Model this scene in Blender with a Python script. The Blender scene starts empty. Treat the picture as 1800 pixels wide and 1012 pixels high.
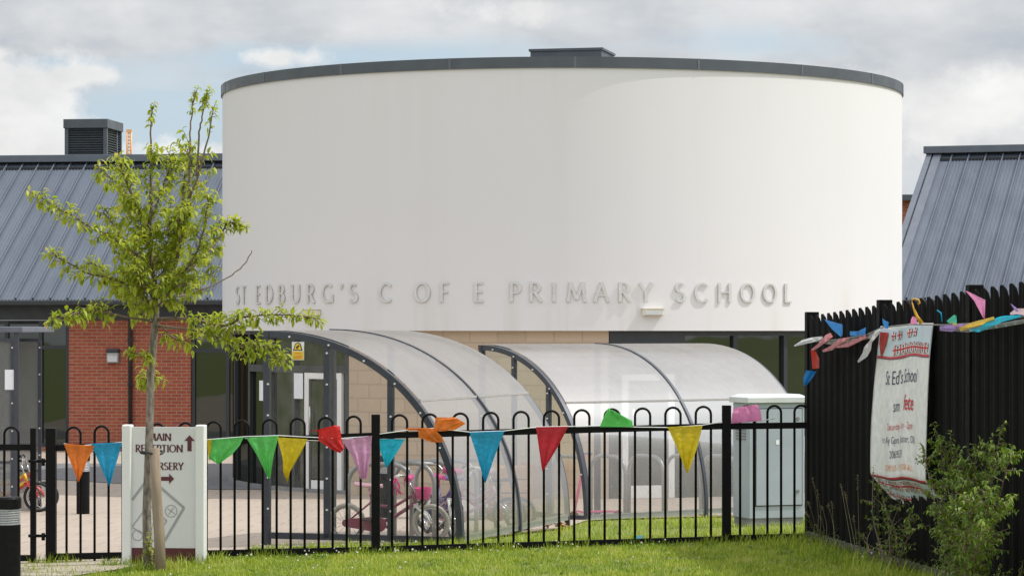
import bpy, math, random
from math import sin, cos, pi, sqrt, radians, atan2, asin
from mathutils import Vector, Matrix, noise as mnoise

random.seed(11)
SC = bpy.context.scene
COL = SC.collection
F = 4900.0          # focal length in photograph pixels (1800 px wide)
CAMZ = 2.0
HOR = 580.0

def P(x, y, Y):
    """photograph position x,y at distance Y metres -> world point"""
    return Vector(((x - 900.0) * Y / F, Y, CAMZ - (y - HOR) * Y / F))

def lerp(a, b, t): return a + (b - a) * t
def clamp(v, a=0.0, b=1.0): return max(a, min(b, v))
def pl(x, pts):
    if x <= pts[0][0]: return pts[0][1]
    for (x0, y0), (x1, y1) in zip(pts, pts[1:]):
        if x <= x1: return lerp(y0, y1, (x - x0) / (x1 - x0))
    return pts[-1][1]

# ------------------------------------------------------------------ ground shape
def gz(X, Y):
    b = pl(Y, [(25.5, 0.0), (44.0, -0.68)])
    t = 0.03 * (clamp(X, -5.0, 3.5) + 1.2)
    fade = pl(Y, [(28, 1.0), (36, 0.0)])
    return b + t * fade

# ------------------------------------------------------------------ mesh builder
class MB:
    def __init__(self):
        self.v = []; self.f = []; self.sm = []; self.uv = {}; self.tint = {}
    def add(self, verts, faces, smooth=False, uvs=None, tint=None):
        o = len(self.v)
        self.v.extend([tuple(p) for p in verts])
        for i, fc in enumerate(faces):
            if uvs: self.uv[len(self.f)] = uvs[i]
            if tint is not None: self.tint[len(self.f)] = tint
            self.f.append(tuple(o + k for k in fc)); self.sm.append(smooth)
        return self
    def box(self, c, s, M=None, rz=0.0):
        x, y, z = s[0] / 2, s[1] / 2, s[2] / 2
        vs = [Vector((sx * x, sy * y, sz * z)) for sz in (-1, 1) for sy in (-1, 1) for sx in (-1, 1)]
        if M is None: M = Matrix.Rotation(rz, 3, 'Z')
        c = Vector(c)
        vs = [M @ p + c for p in vs]
        return self.add(vs, [(0, 2, 3, 1), (4, 5, 7, 6), (0, 1, 5, 4), (2, 6, 7, 3), (0, 4, 6, 2), (1, 3, 7, 5)])
    def bar(self, p0, p1, w, h, up=(0, 0, 1)):
        p0, p1 = Vector(p0), Vector(p1)
        d = (p1 - p0); L = d.length; d.normalize()
        side = d.cross(Vector(up))
        if side.length < 1e-4: side = d.cross(Vector((0, 1, 0)))
        side.normalize(); u = side.cross(d).normalized()
        M = Matrix((d, side, u)).transposed()
        return self.box((p0 + p1) / 2, (L, w, h), M)
    def tube(self, pts, r, n=8, caps=True, closed=False):
        pts = [Vector(p) for p in pts]
        m = len(pts)
        rs = r if isinstance(r, (list, tuple)) else [r] * m
        verts = []; prev = None
        for i, p in enumerate(pts):
            if closed: t = pts[(i + 1) % m] - pts[i - 1]
            elif i == 0: t = pts[1] - pts[0]
            elif i == m - 1: t = pts[-1] - pts[-2]
            else: t = (pts[i + 1] - pts[i]).normalized() + (pts[i] - pts[i - 1]).normalized()
            if t.length < 1e-9: t = Vector((0, 0, 1))
            t.normalize()
            if prev is None:
                a = Vector((0, 0, 1)) if abs(t.z) < 0.9 else Vector((0, 1, 0))
                n1 = t.cross(a).normalized()
            else:
                n1 = prev - t * prev.dot(t)
                if n1.length < 1e-6: n1 = t.orthogonal()
                n1.normalize()
            prev = n1; n2 = t.cross(n1)
            for k in range(n):
                ang = 2 * pi * k / n
                verts.append(p + (n1 * cos(ang) + n2 * sin(ang)) * rs[i])
        faces = []
        for i in range(m if closed else m - 1):
            j = (i + 1) % m
            for k in range(n):
                k2 = (k + 1) % n
                faces.append((i * n + k, i * n + k2, j * n + k2, j * n + k))
        self.add(verts, faces, True)
        if caps and not closed:
            o = len(self.v) - len(verts)
            self.f.append(tuple(o + k for k in reversed(range(n)))); self.sm.append(False)
            self.f.append(tuple(o + (m - 1) * n + k for k in range(n))); self.sm.append(False)
        return self
    def cyl(self, c, r, h, n=20, r2=None):
        c = Vector(c)
        return self.tube([c, c + Vector((0, 0, h))], [r, r if r2 is None else r2], n)
    def lathe(self, c, prof, n=20):
        """prof: list of (r, z)"""
        c = Vector(c); vs = []
        for r, z in prof:
            for k in range(n):
                a = 2 * pi * k / n
                vs.append(c + Vector((r * cos(a), r * sin(a), z)))
        fs = []
        for i in range(len(prof) - 1):
            for k in range(n):
                k2 = (k + 1) % n
                fs.append((i * n + k, i * n + k2, (i + 1) * n + k2, (i + 1) * n + k))
        fs.append(tuple(reversed(range(n)))); fs.append(tuple((len(prof) - 1) * n + k for k in range(n)))
        return self.add(vs, fs, False)
    def grid(self, rows, smooth=True, uvrows=None, tint=None):
        n = len(rows); m = len(rows[0])
        vs = [p for r in rows for p in r]
        fs = []; uvs = [] if uvrows else None
        for i in range(n - 1):
            for j in range(m - 1):
                fs.append((i * m + j, i * m + j + 1, (i + 1) * m + j + 1, (i + 1) * m + j))
                if uvrows: uvs.append([uvrows[i][j], uvrows[i][j + 1], uvrows[i + 1][j + 1], uvrows[i + 1][j]])
        return self.add(vs, fs, smooth, uvs, tint)
    def wall(self, p0, p1, z0, z1, th=0.2, back=(0, 1, 0)):
        """upright slab between two plan points with metre UVs on every side"""
        p0, p1 = Vector((p0[0], p0[1], 0)), Vector((p1[0], p1[1], 0))
        L = (p1 - p0).length; b = Vector(back).normalized() * th
        q = [p0, p1, p1 + b, p0 + b]
        vs = [Vector((a.x, a.y, z)) for z in (z0, z1) for a in q]
        s0 = p0.dot((p1 - p0).normalized())
        fs = [(0, 1, 5, 4), (1, 2, 6, 5), (2, 3, 7, 6), (3, 0, 4, 7), (4, 5, 6, 7), (3, 2, 1, 0)]
        def u(a, b_): return [(a, z0), (b_, z0), (b_, z1), (a, z1)]
        uvs = [u(s0, s0 + L), u(0, th), u(s0 + L, s0), u(th, 0), [(0, 0)] * 4, [(0, 0)] * 4]
        return self.add(vs, fs, False, uvs)
    def build(self, name, mat, parent=None, bevel=0.0):
        me = bpy.data.meshes.new(name)
        me.from_pydata(self.v, [], self.f)
        me.polygons.foreach_set('use_smooth', self.sm)
        if self.uv:
            lay = me.uv_layers.new(name='UVMap')
            for pi_, p in enumerate(me.polygons):
                u = self.uv.get(pi_)
                if u:
                    for k, li in enumerate(p.loop_indices): lay.data[li].uv = u[k]
        if self.tint:
            at = me.attributes.new('tint', 'FLOAT', 'FACE')
            at.data.foreach_set('value', [self.tint.get(i, 0.5) for i in range(len(self.f))])
        me.materials.append(mat)
        me.update()
        o = bpy.data.objects.new(name, me); COL.objects.link(o)
        if parent: o.parent = parent
        if bevel:
            b = o.modifiers.new('Bevel', 'BEVEL'); b.width = bevel; b.segments = 2; b.limit_method = 'ANGLE'
        return o

def tag(o, label=None, cat=None, group=None, kind=None):
    if label: o['label'] = label
    if cat: o['category'] = cat
    if group: o['group'] = group
    if kind: o['kind'] = kind
    return o
def thing(name, label, cat, group=None, loc=(0, 0, 0), rz=0.0):
    o = bpy.data.objects.new(name, None); COL.objects.link(o)
    o.empty_display_size = 0.2
    o.location = loc; o.rotation_euler = (0, 0, rz)
    return tag(o, label, cat, group)
def copy_tree(o, parent=None):
    c = o.copy(); COL.objects.link(c); c.parent = parent
    for ch in list(o.children): copy_tree(ch, c)
    return c

# ------------------------------------------------------------------ materials
def new_mat(name):
    m = bpy.data.materials.new(name); m.use_nodes = True
    nt = m.node_tree; nt.nodes.clear()
    out = nt.nodes.new('ShaderNodeOutputMaterial')
    return m, nt, out
def N(nt, t, **kw):
    n = nt.nodes.new(t)
    for k, v in kw.items():
        if k.startswith('i_'):
            key = k[2:]
            key = int(key) if key.isdigit() else key.replace('_', ' ')
            n.inputs[key].default_value = v
        else: setattr(n, k, v)
    return n
def rgb(c): return (c[0], c[1], c[2], 1.0)
def mixc(nt, fac, a, b, blend='MIX'):
    n = nt.nodes.new('ShaderNodeMix'); n.data_type = 'RGBA'; n.blend_type = blend
    for sock, val in ((0, fac), (6, a), (7, b)):
        if hasattr(val, 'links') or isinstance(val, bpy.types.NodeSocket): nt.links.new(val, n.inputs[sock])
        elif isinstance(val, (int, float)): n.inputs[sock].default_value = val
        else: n.inputs[sock].default_value = rgb(val)
    return n.outputs[2]
def math_(nt, op, a, b=None, c=None, cl=False):
    n = nt.nodes.new('ShaderNodeMath'); n.operation = op; n.use_clamp = cl
    for i, v in enumerate((a, b, c)):
        if v is None: continue
        if isinstance(v, bpy.types.NodeSocket): nt.links.new(v, n.inputs[i])
        else: n.inputs[i].default_value = v
    return n.outputs[0]
def ramp(nt, sock, stops):
    r = nt.nodes.new('ShaderNodeValToRGB'); el = r.color_ramp.elements
    while len(el) < len(stops): el.new(0.5)
    for e, (p, c) in zip(el, stops):
        e.position = p; e.color = rgb(c) if len(c) == 3 else c
    nt.links.new(sock, r.inputs[0]); return r.outputs[0]
def fr(nt, sock, lo, hi, a=0.0, b=1.0):
    m = nt.nodes.new('ShaderNodeMapRange'); nt.links.new(sock, m.inputs[0])
    m.inputs[1].default_value = lo; m.inputs[2].default_value = hi
    m.inputs[3].default_value = a; m.inputs[4].default_value = b
    return m.outputs[0]
def coords(nt, kind='Object', scale=(1, 1, 1)):
    tc = nt.nodes.new('ShaderNodeTexCoord'); mp = nt.nodes.new('ShaderNodeMapping')
    mp.inputs['Scale'].default_value = scale
    nt.links.new(tc.outputs[kind], mp.inputs[0]); return mp.outputs[0]
def noise(nt, vec, scale, detail=4, rough=0.55):
    n = nt.nodes.new('ShaderNodeTexNoise'); nt.links.new(vec, n.inputs['Vector'])
    n.inputs['Scale'].default_value = scale; n.inputs['Detail'].default_value = detail; n.inputs['Roughness'].default_value = rough
    return n.outputs['Fac']

def mat(name, c1, c2=None, rough=0.6, metal=0.0, scale=6.0, stretch=(1, 1, 1), bump=0.0, bscale=60.0, spec=0.5, detail=5, lo=0.3, hi=0.7, coat=0.0, rvar=0.08, space='Object'):
    m, nt, out = new_mat(name)
    b = nt.nodes.new('ShaderNodeBsdfPrincipled')
    b.inputs['Metallic'].default_value = metal
    b.inputs['Specular IOR Level'].default_value = spec
    b.inputs['Coat Weight'].default_value = coat
    v = coords(nt, space, stretch)
    nz = noise(nt, v, scale, detail)
    f = fr(nt, nz, lo, hi)
    c2 = c2 or tuple(x * 0.85 for x in c1)
    nt.links.new(mixc(nt, f, c1, c2), b.inputs['Base Color'])
    nt.links.new(fr(nt, nz, 0.3, 0.7, max(0.02, rough - rvar), min(1, rough + rvar)), b.inputs['Roughness'])
    if bump:
        bn = noise(nt, v, bscale, 3)
        bp = nt.nodes.new('ShaderNodeBump'); bp.inputs['Strength'].default_value = 1.0; bp.inputs['Distance'].default_value = bump
        nt.links.new(bn, bp.inputs['Height']); nt.links.new(bp.outputs[0], b.inputs['Normal'])
    nt.links.new(b.outputs[0], out.inputs[0])
    return m

def brick_mat(name, c1, c2, mortar, bw, bh, ms, rough=0.85, offset=0.5, bump=0.004, nscale=3.0, uv=True, dirt=0.25):
    m, nt, out = new_mat(name)
    b = nt.nodes.new('ShaderNodeBsdfPrincipled')
    v = coords(nt, 'UV' if uv else 'Object')
    bt = nt.nodes.new('ShaderNodeTexBrick'); nt.links.new(v, bt.inputs['Vector'])
    bt.inputs['Color1'].default_value = rgb(c1); bt.inputs['Color2'].default_value = rgb(c2); bt.inputs['Mortar'].default_value = rgb(mortar)
    bt.inputs['Scale'].default_value = 1.0; bt.inputs['Mortar Size'].default_value = ms; bt.inputs['Mortar Smooth'].default_value = 0.2
    bt.inputs['Brick Width'].default_value = bw; bt.inputs['Row Height'].default_value = bh; bt.offset = offset
    nz = noise(nt, v, nscale, 5)
    c = mixc(nt, fr(nt, nz, 0.35, 0.75, 0, dirt), bt.outputs['Color'], tuple(x * 0.55 for x in c1))
    nt.links.new(c, b.inputs['Base Color']); b.inputs['Roughness'].default_value = rough
    bp = nt.nodes.new('ShaderNodeBump'); bp.inputs['Distance'].default_value = bump; bp.invert = True
    nt.links.new(bt.outputs['Fac'], bp.inputs['Height']); nt.links.new(bp.outputs[0], b.inputs['Normal'])
    nt.links.new(b.outputs[0], out.inputs[0])
    return m

def leaf_mat(name, stops, trans=0.35, rough=0.45):
    m, nt, out = new_mat(name)
    at = N(nt, 'ShaderNodeAttribute', attribute_name='tint')
    c = ramp(nt, at.outputs['Fac'], stops)
    b = nt.nodes.new('ShaderNodeBsdfPrincipled'); b.inputs['Roughness'].default_value = rough
    b.inputs['Specular IOR Level'].default_value = 0.35
    t = nt.nodes.new('ShaderNodeBsdfTranslucent')
    nt.links.new(c, b.inputs['Base Color'])
    nt.links.new(mixc(nt, 1.0, c, (1.0, 1.0, 0.55), 'MULTIPLY'), t.inputs['Color'])
    mx = nt.nodes.new('ShaderNodeMixShader'); mx.inputs[0].default_value = trans
    nt.links.new(b.outputs[0], mx.inputs[1]); nt.links.new(t.outputs[0], mx.inputs[2])
    nt.links.new(mx.outputs[0], out.inputs[0])
    return m

def cloth_mat(name, c, trans=0.42, bump=0.014):
    m, nt, out = new_mat(name)
    v = coords(nt, 'Object'); nz = noise(nt, v, 14, 4)
    col = mixc(nt, fr(nt, nz, 0.35, 0.7), c, tuple(x * 0.82 for x in c))
    b = nt.nodes.new('ShaderNodeBsdfPrincipled'); b.inputs['Roughness'].default_value = 0.42
    t = nt.nodes.new('ShaderNodeBsdfTranslucent')
    nt.links.new(col, b.inputs['Base Color']); nt.links.new(col, t.inputs['Color'])
    bp = nt.nodes.new('ShaderNodeBump'); bp.inputs['Distance'].default_value = bump
    nt.links.new(noise(nt, v, 22, 4), bp.inputs['Height']); nt.links.new(bp.outputs[0], b.inputs['Normal'])
    mx = nt.nodes.new('ShaderNodeMixShader'); mx.inputs[0].default_value = trans
    nt.links.new(b.outputs[0], mx.inputs[1]); nt.links.new(t.outputs[0], mx.inputs[2])
    nt.links.new(mx.outputs[0], out.inputs[0])
    return m

def sheet_mat(name, clear, milky, tint=(0.8, 0.79, 0.77), dirt=(0.62, 0.55, 0.46), gloss=0.12):
    """polycarbonate: part see-through, part milky (diffuse + translucent), thin gloss"""
    m, nt, out = new_mat(name)
    v = coords(nt, 'Object', (1, 1, 0.6)); nz = noise(nt, v, 2.2, 6, 0.6); nz2 = noise(nt, v, 9, 4, 0.6)
    col = mixc(nt, fr(nt, nz, 0.42, 0.75, 0, 0.7), tint, dirt)
    dif = nt.nodes.new('ShaderNodeBsdfDiffuse'); tr = nt.nodes.new('ShaderNodeBsdfTranslucent')
    nt.links.new(col, dif.inputs[0]); nt.links.new(col, tr.inputs[0])
    a = nt.nodes.new('ShaderNodeMixShader'); a.inputs[0].default_value = 0.5
    nt.links.new(dif.outputs[0], a.inputs[1]); nt.links.new(tr.outputs[0], a.inputs[2])
    tp = nt.nodes.new('ShaderNodeBsdfTransparent'); tp.inputs[0].default_value = (0.97, 0.97, 0.96, 1)
    mx = nt.nodes.new('ShaderNodeMixShader')
    nt.links.new(fr(nt, nz2, 0.3, 0.7, clear - 0.06, clear + 0.06), mx.inputs[0])
    nt.links.new(a.outputs[0], mx.inputs[1]); nt.links.new(tp.outputs[0], mx.inputs[2])
    gl = nt.nodes.new('ShaderNodeBsdfGlossy'); gl.inputs['Roughness'].default_value = 0.18
    lw = nt.nodes.new('ShaderNodeFresnel'); lw.inputs[0].default_value = 1.4
    m2 = nt.nodes.new('ShaderNodeMixShader')
    nt.links.new(math_(nt, 'MULTIPLY', lw.outputs[0], gloss * 6, cl=True), m2.inputs[0])
    nt.links.new(mx.outputs[0], m2.inputs[1]); nt.links.new(gl.outputs[0], m2.inputs[2])
    nt.links.new(m2.outputs[0], out.inputs[0])
    return m

M = {}
M['render_white'] = None
def render_mat():
    m, nt, out = new_mat('white_render')
    b = nt.nodes.new('ShaderNodeBsdfPrincipled')
    v = coords(nt, 'UV', (1, 1, 1))
    st = coords(nt, 'UV', (1.0, 0.05, 1))
    n1 = noise(nt, v, 0.35, 4); n2 = noise(nt, st, 1.6, 5, 0.6)
    # rain stains: strong only near the bottom drip edge (fixed wear on the wall)
    sp = nt.nodes.new('ShaderNodeSeparateXYZ'); nt.links.new(v, sp.inputs[0])
    low = math_(nt, 'SUBTRACT', 1.0, fr(nt, sp.outputs[1], 2.0, 2.9, 0, 1), cl=True)
    c = mixc(nt, fr(nt, n1, 0.35, 0.7, 0, 0.35), (0.675, 0.667, 0.678), (0.635, 0.627, 0.635))
    c = mixc(nt, fr(nt, n2, 0.5, 0.8, 0, 0.11), c, (0.52, 0.50, 0.45))
    top = fr(nt, sp.outputs[1], 4.7, 6.2, 0, 1)
    st2 = noise(nt, coords(nt, 'UV', (1.0, 0.02, 1)), 3.5, 6, 0.65)
    c = mixc(nt, math_(nt, 'MULTIPLY', top, fr(nt, st2, 0.55, 0.75, 0, 0.14)), c, (0.48, 0.47, 0.44))
    c = mixc(nt, math_(nt, 'MULTIPLY', low, fr(nt, n2, 0.52, 0.72, 0, 0.4)), c, (0.5, 0.42, 0.32))
    nt.links.new(c, b.inputs['Base Color']); b.inputs['Roughness'].default_value = 0.9
    b.inputs['Specular IOR Level'].default_value = 0.2
    bp = nt.nodes.new('ShaderNodeBump'); bp.inputs['Distance'].default_value = 0.0015
    nt.links.new(noise(nt, v, 90, 3), bp.inputs['Height']); nt.links.new(bp.outputs[0], b.inputs['Normal'])
    nt.links.new(b.outputs[0], out.inputs[0]); return m
M['render'] = render_mat()
M['fascia'] = mat('grey_fascia', (0.075, 0.09, 0.105), (0.06, 0.07, 0.085), rough=0.45, scale=3)
M['roof'] = mat('metal_roof', (0.108, 0.126, 0.160), (0.085, 0.100, 0.130), rough=0.55, scale=2.2, metal=0.0, spec=0.3, stretch=(1, .25, .4), detail=7)
M['rooftrim'] = mat('metal_trim', (0.14, 0.155, 0.185), (0.115, 0.13, 0.16), rough=0.6, spec=0.25, scale=3)
M['darkframe'] = mat('dark_frame', (0.028, 0.032, 0.04), (0.022, 0.025, 0.03), rough=0.4, scale=5)
M['black'] = mat('black_paint', (0.004, 0.004, 0.0045), (0.007, 0.007, 0.0075), rough=0.5, spec=0.12, scale=20, bump=0.0006, bscale=120)
M['palblack'] = mat('black_powder_coat', (0.0035, 0.0035, 0.004), (0.006, 0.006, 0.0065), rough=0.6, scale=14, spec=0.08)
M['brick'] = brick_mat('red_brick', (0.37, 0.088, 0.042), (0.28, 0.062, 0.033), (0.36, 0.22, 0.16), 0.225, 0.075, 0.010)
M['block'] = brick_mat('buff_block', (0.50, 0.395, 0.29), (0.45, 0.35, 0.26), (0.40, 0.32, 0.24), 0.45, 0.225, 0.010, dirt=0.12, nscale=1.2)
M['paving'] = brick_mat('buff_paving', (0.35, 0.285, 0.23), (0.325, 0.262, 0.21), (0.25, 0.205, 0.165), 0.6, 0.6, 0.012, dirt=0.18, nscale=0.8)
M['asphalt'] = mat('asphalt', (0.115, 0.112, 0.118), (0.15, 0.145, 0.15), rough=0.9, scale=3, bump=0.004, bscale=90)
M['strip'] = mat('pale_concrete', (0.36, 0.33, 0.28), (0.30, 0.27, 0.23), rough=0.9, scale=2, bump=0.002)
M['soil'] = mat('grass_soil', (0.13, 0.175, 0.03), (0.19, 0.19, 0.06), rough=1.0, scale=1.6, bump=0.02, bscale=40, space='Object')
M['dirt'] = mat('sandy_path', (0.36, 0.31, 0.24), (0.29, 0.25, 0.19), rough=1.0, scale=3, bump=0.006, bscale=50)
M['alu'] = mat('brushed_letters', (0.70, 0.69, 0.68), (0.58, 0.57, 0.56), rough=0.32, metal=0.4, scale=8)
M['shelterframe'] = mat('shelter_frame', (0.06, 0.068, 0.085), (0.045, 0.05, 0.065), rough=0.38, scale=8, metal=0.3)
M['galv'] = mat('galvanised', (0.42, 0.43, 0.44), (0.33, 0.34, 0.35), rough=0.42, metal=0.6, scale=16)
M['sheet'] = sheet_mat('milky_roof_sheet', 0.20, 0.8, tint=(0.385, 0.37, 0.36), dirt=(0.32, 0.275, 0.24), gloss=0.05)
M['sheetlow'] = sheet_mat('milky_front_sheet', 0.56, 0.5, tint=(0.40, 0.39, 0.38), dirt=(0.38, 0.34, 0.30), gloss=0.06)
M['sheetclear'] = sheet_mat('clear_end_sheet', 0.90, 0.1, tint=(0.6, 0.6, 0.6), gloss=0.05)
M['sheetgrey'] = sheet_mat('grey_end_sheet', 0.52, 0.1, tint=(0.30, 0.31, 0.32), dirt=(0.24, 0.24, 0.24), gloss=0.1)
M['joint'] = mat('sheet_joint', (0.40, 0.375, 0.375), (0.34, 0.32, 0.33), rough=0.5)
M['white'] = mat('white_paint', (0.78, 0.78, 0.77), (0.73, 0.73, 0.72), rough=0.4, scale=4)
M['offwhite'] = mat('sign_panel', (0.70, 0.70, 0.705), (0.66, 0.66, 0.665), rough=0.4, scale=3)
M['maroon'] = mat('maroon', (0.10, 0.018, 0.024), (0.085, 0.016, 0.02), rough=0.45)
M['logogrey'] = mat('logo_grey', (0.36, 0.36, 0.37), (0.33, 0.33, 0.34), rough=0.5)
M['cream'] = mat('cream_plastic', (0.72, 0.66, 0.55), (0.66, 0.60, 0.5), rough=0.5)
M['cabinet'] = mat('cabinet_grey', (0.36, 0.405, 0.445), (0.31, 0.35, 0.39), rough=0.5, scale=3)
M['cabinetlid'] = mat('cabinet_lid', (0.60, 0.62, 0.62), (0.50, 0.52, 0.52), rough=0.5, scale=4)
M['concrete'] = mat('concrete', (0.22, 0.22, 0.22), (0.16, 0.16, 0.16), rough=0.9, scale=5, bump=0.003)
M['paper'] = mat('paper', (0.78, 0.80, 0.84), (0.74, 0.76, 0.8), rough=0.6)
M['yellow'] = mat('sign_yellow', (0.80, 0.56, 0.03), (0.76, 0.5, 0.03), rough=0.45)
M['ink'] = mat('black_ink', (0.012, 0.012, 0.014), (0.016, 0.016, 0.018), rough=0.5)
M['orangeink'] = mat('orange_ink', (0.75, 0.24, 0.03), (0.72, 0.22, 0.03), rough=0.5)
M['bark'] = mat('bark', (0.27, 0.23, 0.19), (0.085, 0.075, 0.062), rough=0.9, scale=34, stretch=(1, 1, 0.35), bump=0.006, bscale=60, lo=0.35, hi=0.65)
M['twig'] = mat('twig', (0.20, 0.14, 0.10), (0.11, 0.075, 0.055), rough=0.8, scale=30)
M['stake'] = mat('stake_wood', (0.30, 0.235, 0.17), (0.18, 0.14, 0.10), rough=0.9, scale=18, stretch=(1, 1, 0.12), bump=0.004, bscale=40)
M['rubber'] = mat('rubber', (0.02, 0.02, 0.02), (0.03, 0.03, 0.03), rough=0.8)
M['greyrubber'] = mat('grey_tyre', (0.50, 0.47, 0.42), (0.40, 0.37, 0.33), rough=0.7)
M['chrome'] = mat('chrome', (0.6, 0.6, 0.6), (0.5, 0.5, 0.5), rough=0.25, metal=0.9)
M['magenta'] = mat('magenta_paint', (0.27, 0.02, 0.085), (0.22, 0.016, 0.07), rough=0.35, coat=0.4)
M['hotpink'] = mat('hot_pink', (0.80, 0.05, 0.30), (0.72, 0.04, 0.26), rough=0.45)
M['palepink'] = mat('pale_pink', (0.78, 0.45, 0.55), (0.72, 0.4, 0.5), rough=0.45)
M['redpaint'] = mat('red_paint', (0.45, 0.04, 0.03), (0.4, 0.035, 0.03), rough=0.35, coat=0.3)
M['yellowpaint'] = mat('yellow_paint', (0.75, 0.45, 0.02), (0.7, 0.42, 0.02), rough=0.35)
M['purple'] = mat('purple_paint', (0.16, 0.10, 0.32), (0.14, 0.08, 0.28), rough=0.4)
M['planter'] = mat('planter_wood', (0.62, 0.33, 0.12), (0.5, 0.26, 0.09), rough=0.7, scale=6, stretch=(0.3, 1, 3))
M['orangesteel'] = mat('orange_steel', (0.80, 0.42, 0.22), (0.76, 0.40, 0.21), rough=0.5)
def glass_mat(name, base, refl):
    m, nt, out = new_mat(name)
    d = nt.nodes.new('ShaderNodeBsdfDiffuse'); d.inputs[0].default_value = rgb(base)
    g = nt.nodes.new('ShaderNodeBsdfGlossy'); g.inputs['Roughness'].default_value = 0.02; g.inputs[0].default_value = (0.9, 0.95, 0.92, 1)
    v = coords(nt, 'Object'); bp = nt.nodes.new('ShaderNodeBump'); bp.inputs['Distance'].default_value = 0.003
    nt.links.new(noise(nt, v, 0.7, 2), bp.inputs['Height']); nt.links.new(bp.outputs[0], g.inputs['Normal'])
    mx = nt.nodes.new('ShaderNodeMixShader'); mx.inputs[0].default_value = refl
    nt.links.new(d.outputs[0], mx.inputs[1]); nt.links.new(g.outputs[0], mx.inputs[2])
    nt.links.new(mx.outputs[0], out.inputs[0]); return m
M['glass'] = glass_mat('dark_glass', (0.010, 0.013, 0.009), 0.085)
FL = {k: cloth_mat('pennant_' + k, c) for k, c in dict(
    orange=(0.85, 0.22, 0.03), blue=(0.02, 0.36, 0.62), cyan=(0.01, 0.50, 0.72), yellow=(0.80, 0.60, 0.02), green=(0.13, 0.62, 0.13),
    red=(0.62, 0.03, 0.05), brightred=(0.75, 0.03, 0.03), pink=(0.72, 0.36, 0.58), hot=(0.85, 0.28, 0.55), royal=(0.01, 0.22, 0.62),
    white=(0.75, 0.75, 0.77), scarlet=(0.70, 0.06, 0.04), rose=(0.78, 0.28, 0.32), purple=(0.42, 0.26, 0.66), gold=(0.85, 0.55, 0.08),
    teal=(0.05, 0.52, 0.36), blush=(0.82, 0.58, 0.66), grey=(0.36, 0.36, 0.36)).items()}
# ================================================================== camera, sun, sky
cam_d = bpy.data.cameras.new('camera'); cam = bpy.data.objects.new('camera', cam_d); COL.objects.link(cam)
cam.location = (0, 0, CAMZ); cam.rotation_euler = (pi / 2, 0, 0)
cam_d.sensor_fit = 'HORIZONTAL'; cam_d.sensor_width = 36.0; cam_d.lens = 36.0 * F / 1800.0
cam_d.shift_y = (HOR - 506.0) / 1800.0
cam_d.clip_start = 0.1; cam_d.clip_end = 6000
SC.camera = cam

EL = radians(56.0); AZ = radians(-1.0)     # sun: from the right, a little behind the drum
SUN = Vector((cos(EL) * cos(AZ), cos(EL) * sin(AZ), sin(EL)))
sd = bpy.data.lights.new('sun', 'SUN'); sd.energy = 3.45; sd.angle = radians(0.6); sd.color = (1.0, 0.962, 0.91)
so = bpy.data.objects.new('sun', sd); COL.objects.link(so)
so.rotation_euler = SUN.to_track_quat('Z', 'Y').to_euler(); so.location = (30, 10, 40)

W = bpy.data.worlds.new('World'); SC.world = W; W.use_nodes = True
nt = W.node_tree; nt.nodes.clear()
wo = nt.nodes.new('ShaderNodeOutputWorld'); bg = nt.nodes.new('ShaderNodeBackground')
sky = nt.nodes.new('ShaderNodeTexSky'); sky.sky_type = 'NISHITA'; sky.sun_disc = False
sky.sun_elevation = EL; sky.sun_rotation = pi / 2 - AZ
sky.air_density = 1.0; sky.dust_density = 1.2; sky.ozone_density = 1.0
tc = nt.nodes.new('ShaderNodeTexCoord')
nrm = N(nt, 'ShaderNodeVectorMath', operation='NORMALIZE'); nt.links.new(tc.outputs['Generated'], nrm.inputs[0])
sp = nt.nodes.new('ShaderNodeSeparateXYZ'); nt.links.new(nrm.outputs[0], sp.inputs[0])
az = math_(nt, 'ARCTAN2', sp.outputs[0], sp.outputs[1]); el = math_(nt, 'ARCSINE', sp.outputs[2])
U = math_(nt, 'MULTIPLY', az, 4.9); V = math_(nt, 'MULTIPLY', el, 4.9)
def uvvec(su, sv, off):
    c = nt.nodes.new('ShaderNodeCombineXYZ')
    nt.links.new(math_(nt, 'MULTIPLY', U, su), c.inputs[0]); nt.links.new(math_(nt, 'MULTIPLY', V, sv), c.inputs[1])
    c.inputs[2].default_value = off; return c.outputs[0]
def blob(u0, v0, a, b):
    x = math_(nt, 'DIVIDE', math_(nt, 'SUBTRACT', U, u0), a); y = math_(nt, 'DIVIDE', math_(nt, 'SUBTRACT', V, v0), b)
    return math_(nt, 'EXPONENT', math_(nt, 'MULTIPLY', math_(nt, 'ADD', math_(nt, 'MULTIPLY', x, x), math_(nt, 'MULTIPLY', y, y)), -1.0))
def addall(l):
    r = l[0]
    for q in l[1:]: r = math_(nt, 'ADD', r, q)
    return r
n1 = noise(nt, uvvec(1.0, 2.3, 3.1), 1.9, 8, 0.52)
n2 = noise(nt, uvvec(1.0, 1.6, 9.7), 4.5, 8, 0.55)
n3 = noise(nt, uvvec(1.0, 1.1, 5.2), 7.0, 8, 0.6)
grey = mixc(nt, fr(nt, n1, 0.36, 0.64), (0.41, 0.46, 0.52), (0.74, 0.75, 0.76))
grey = mixc(nt, fr(nt, n2, 0.44, 0.68, 0, 0.6), grey, (0.84, 0.84, 0.835))
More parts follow.
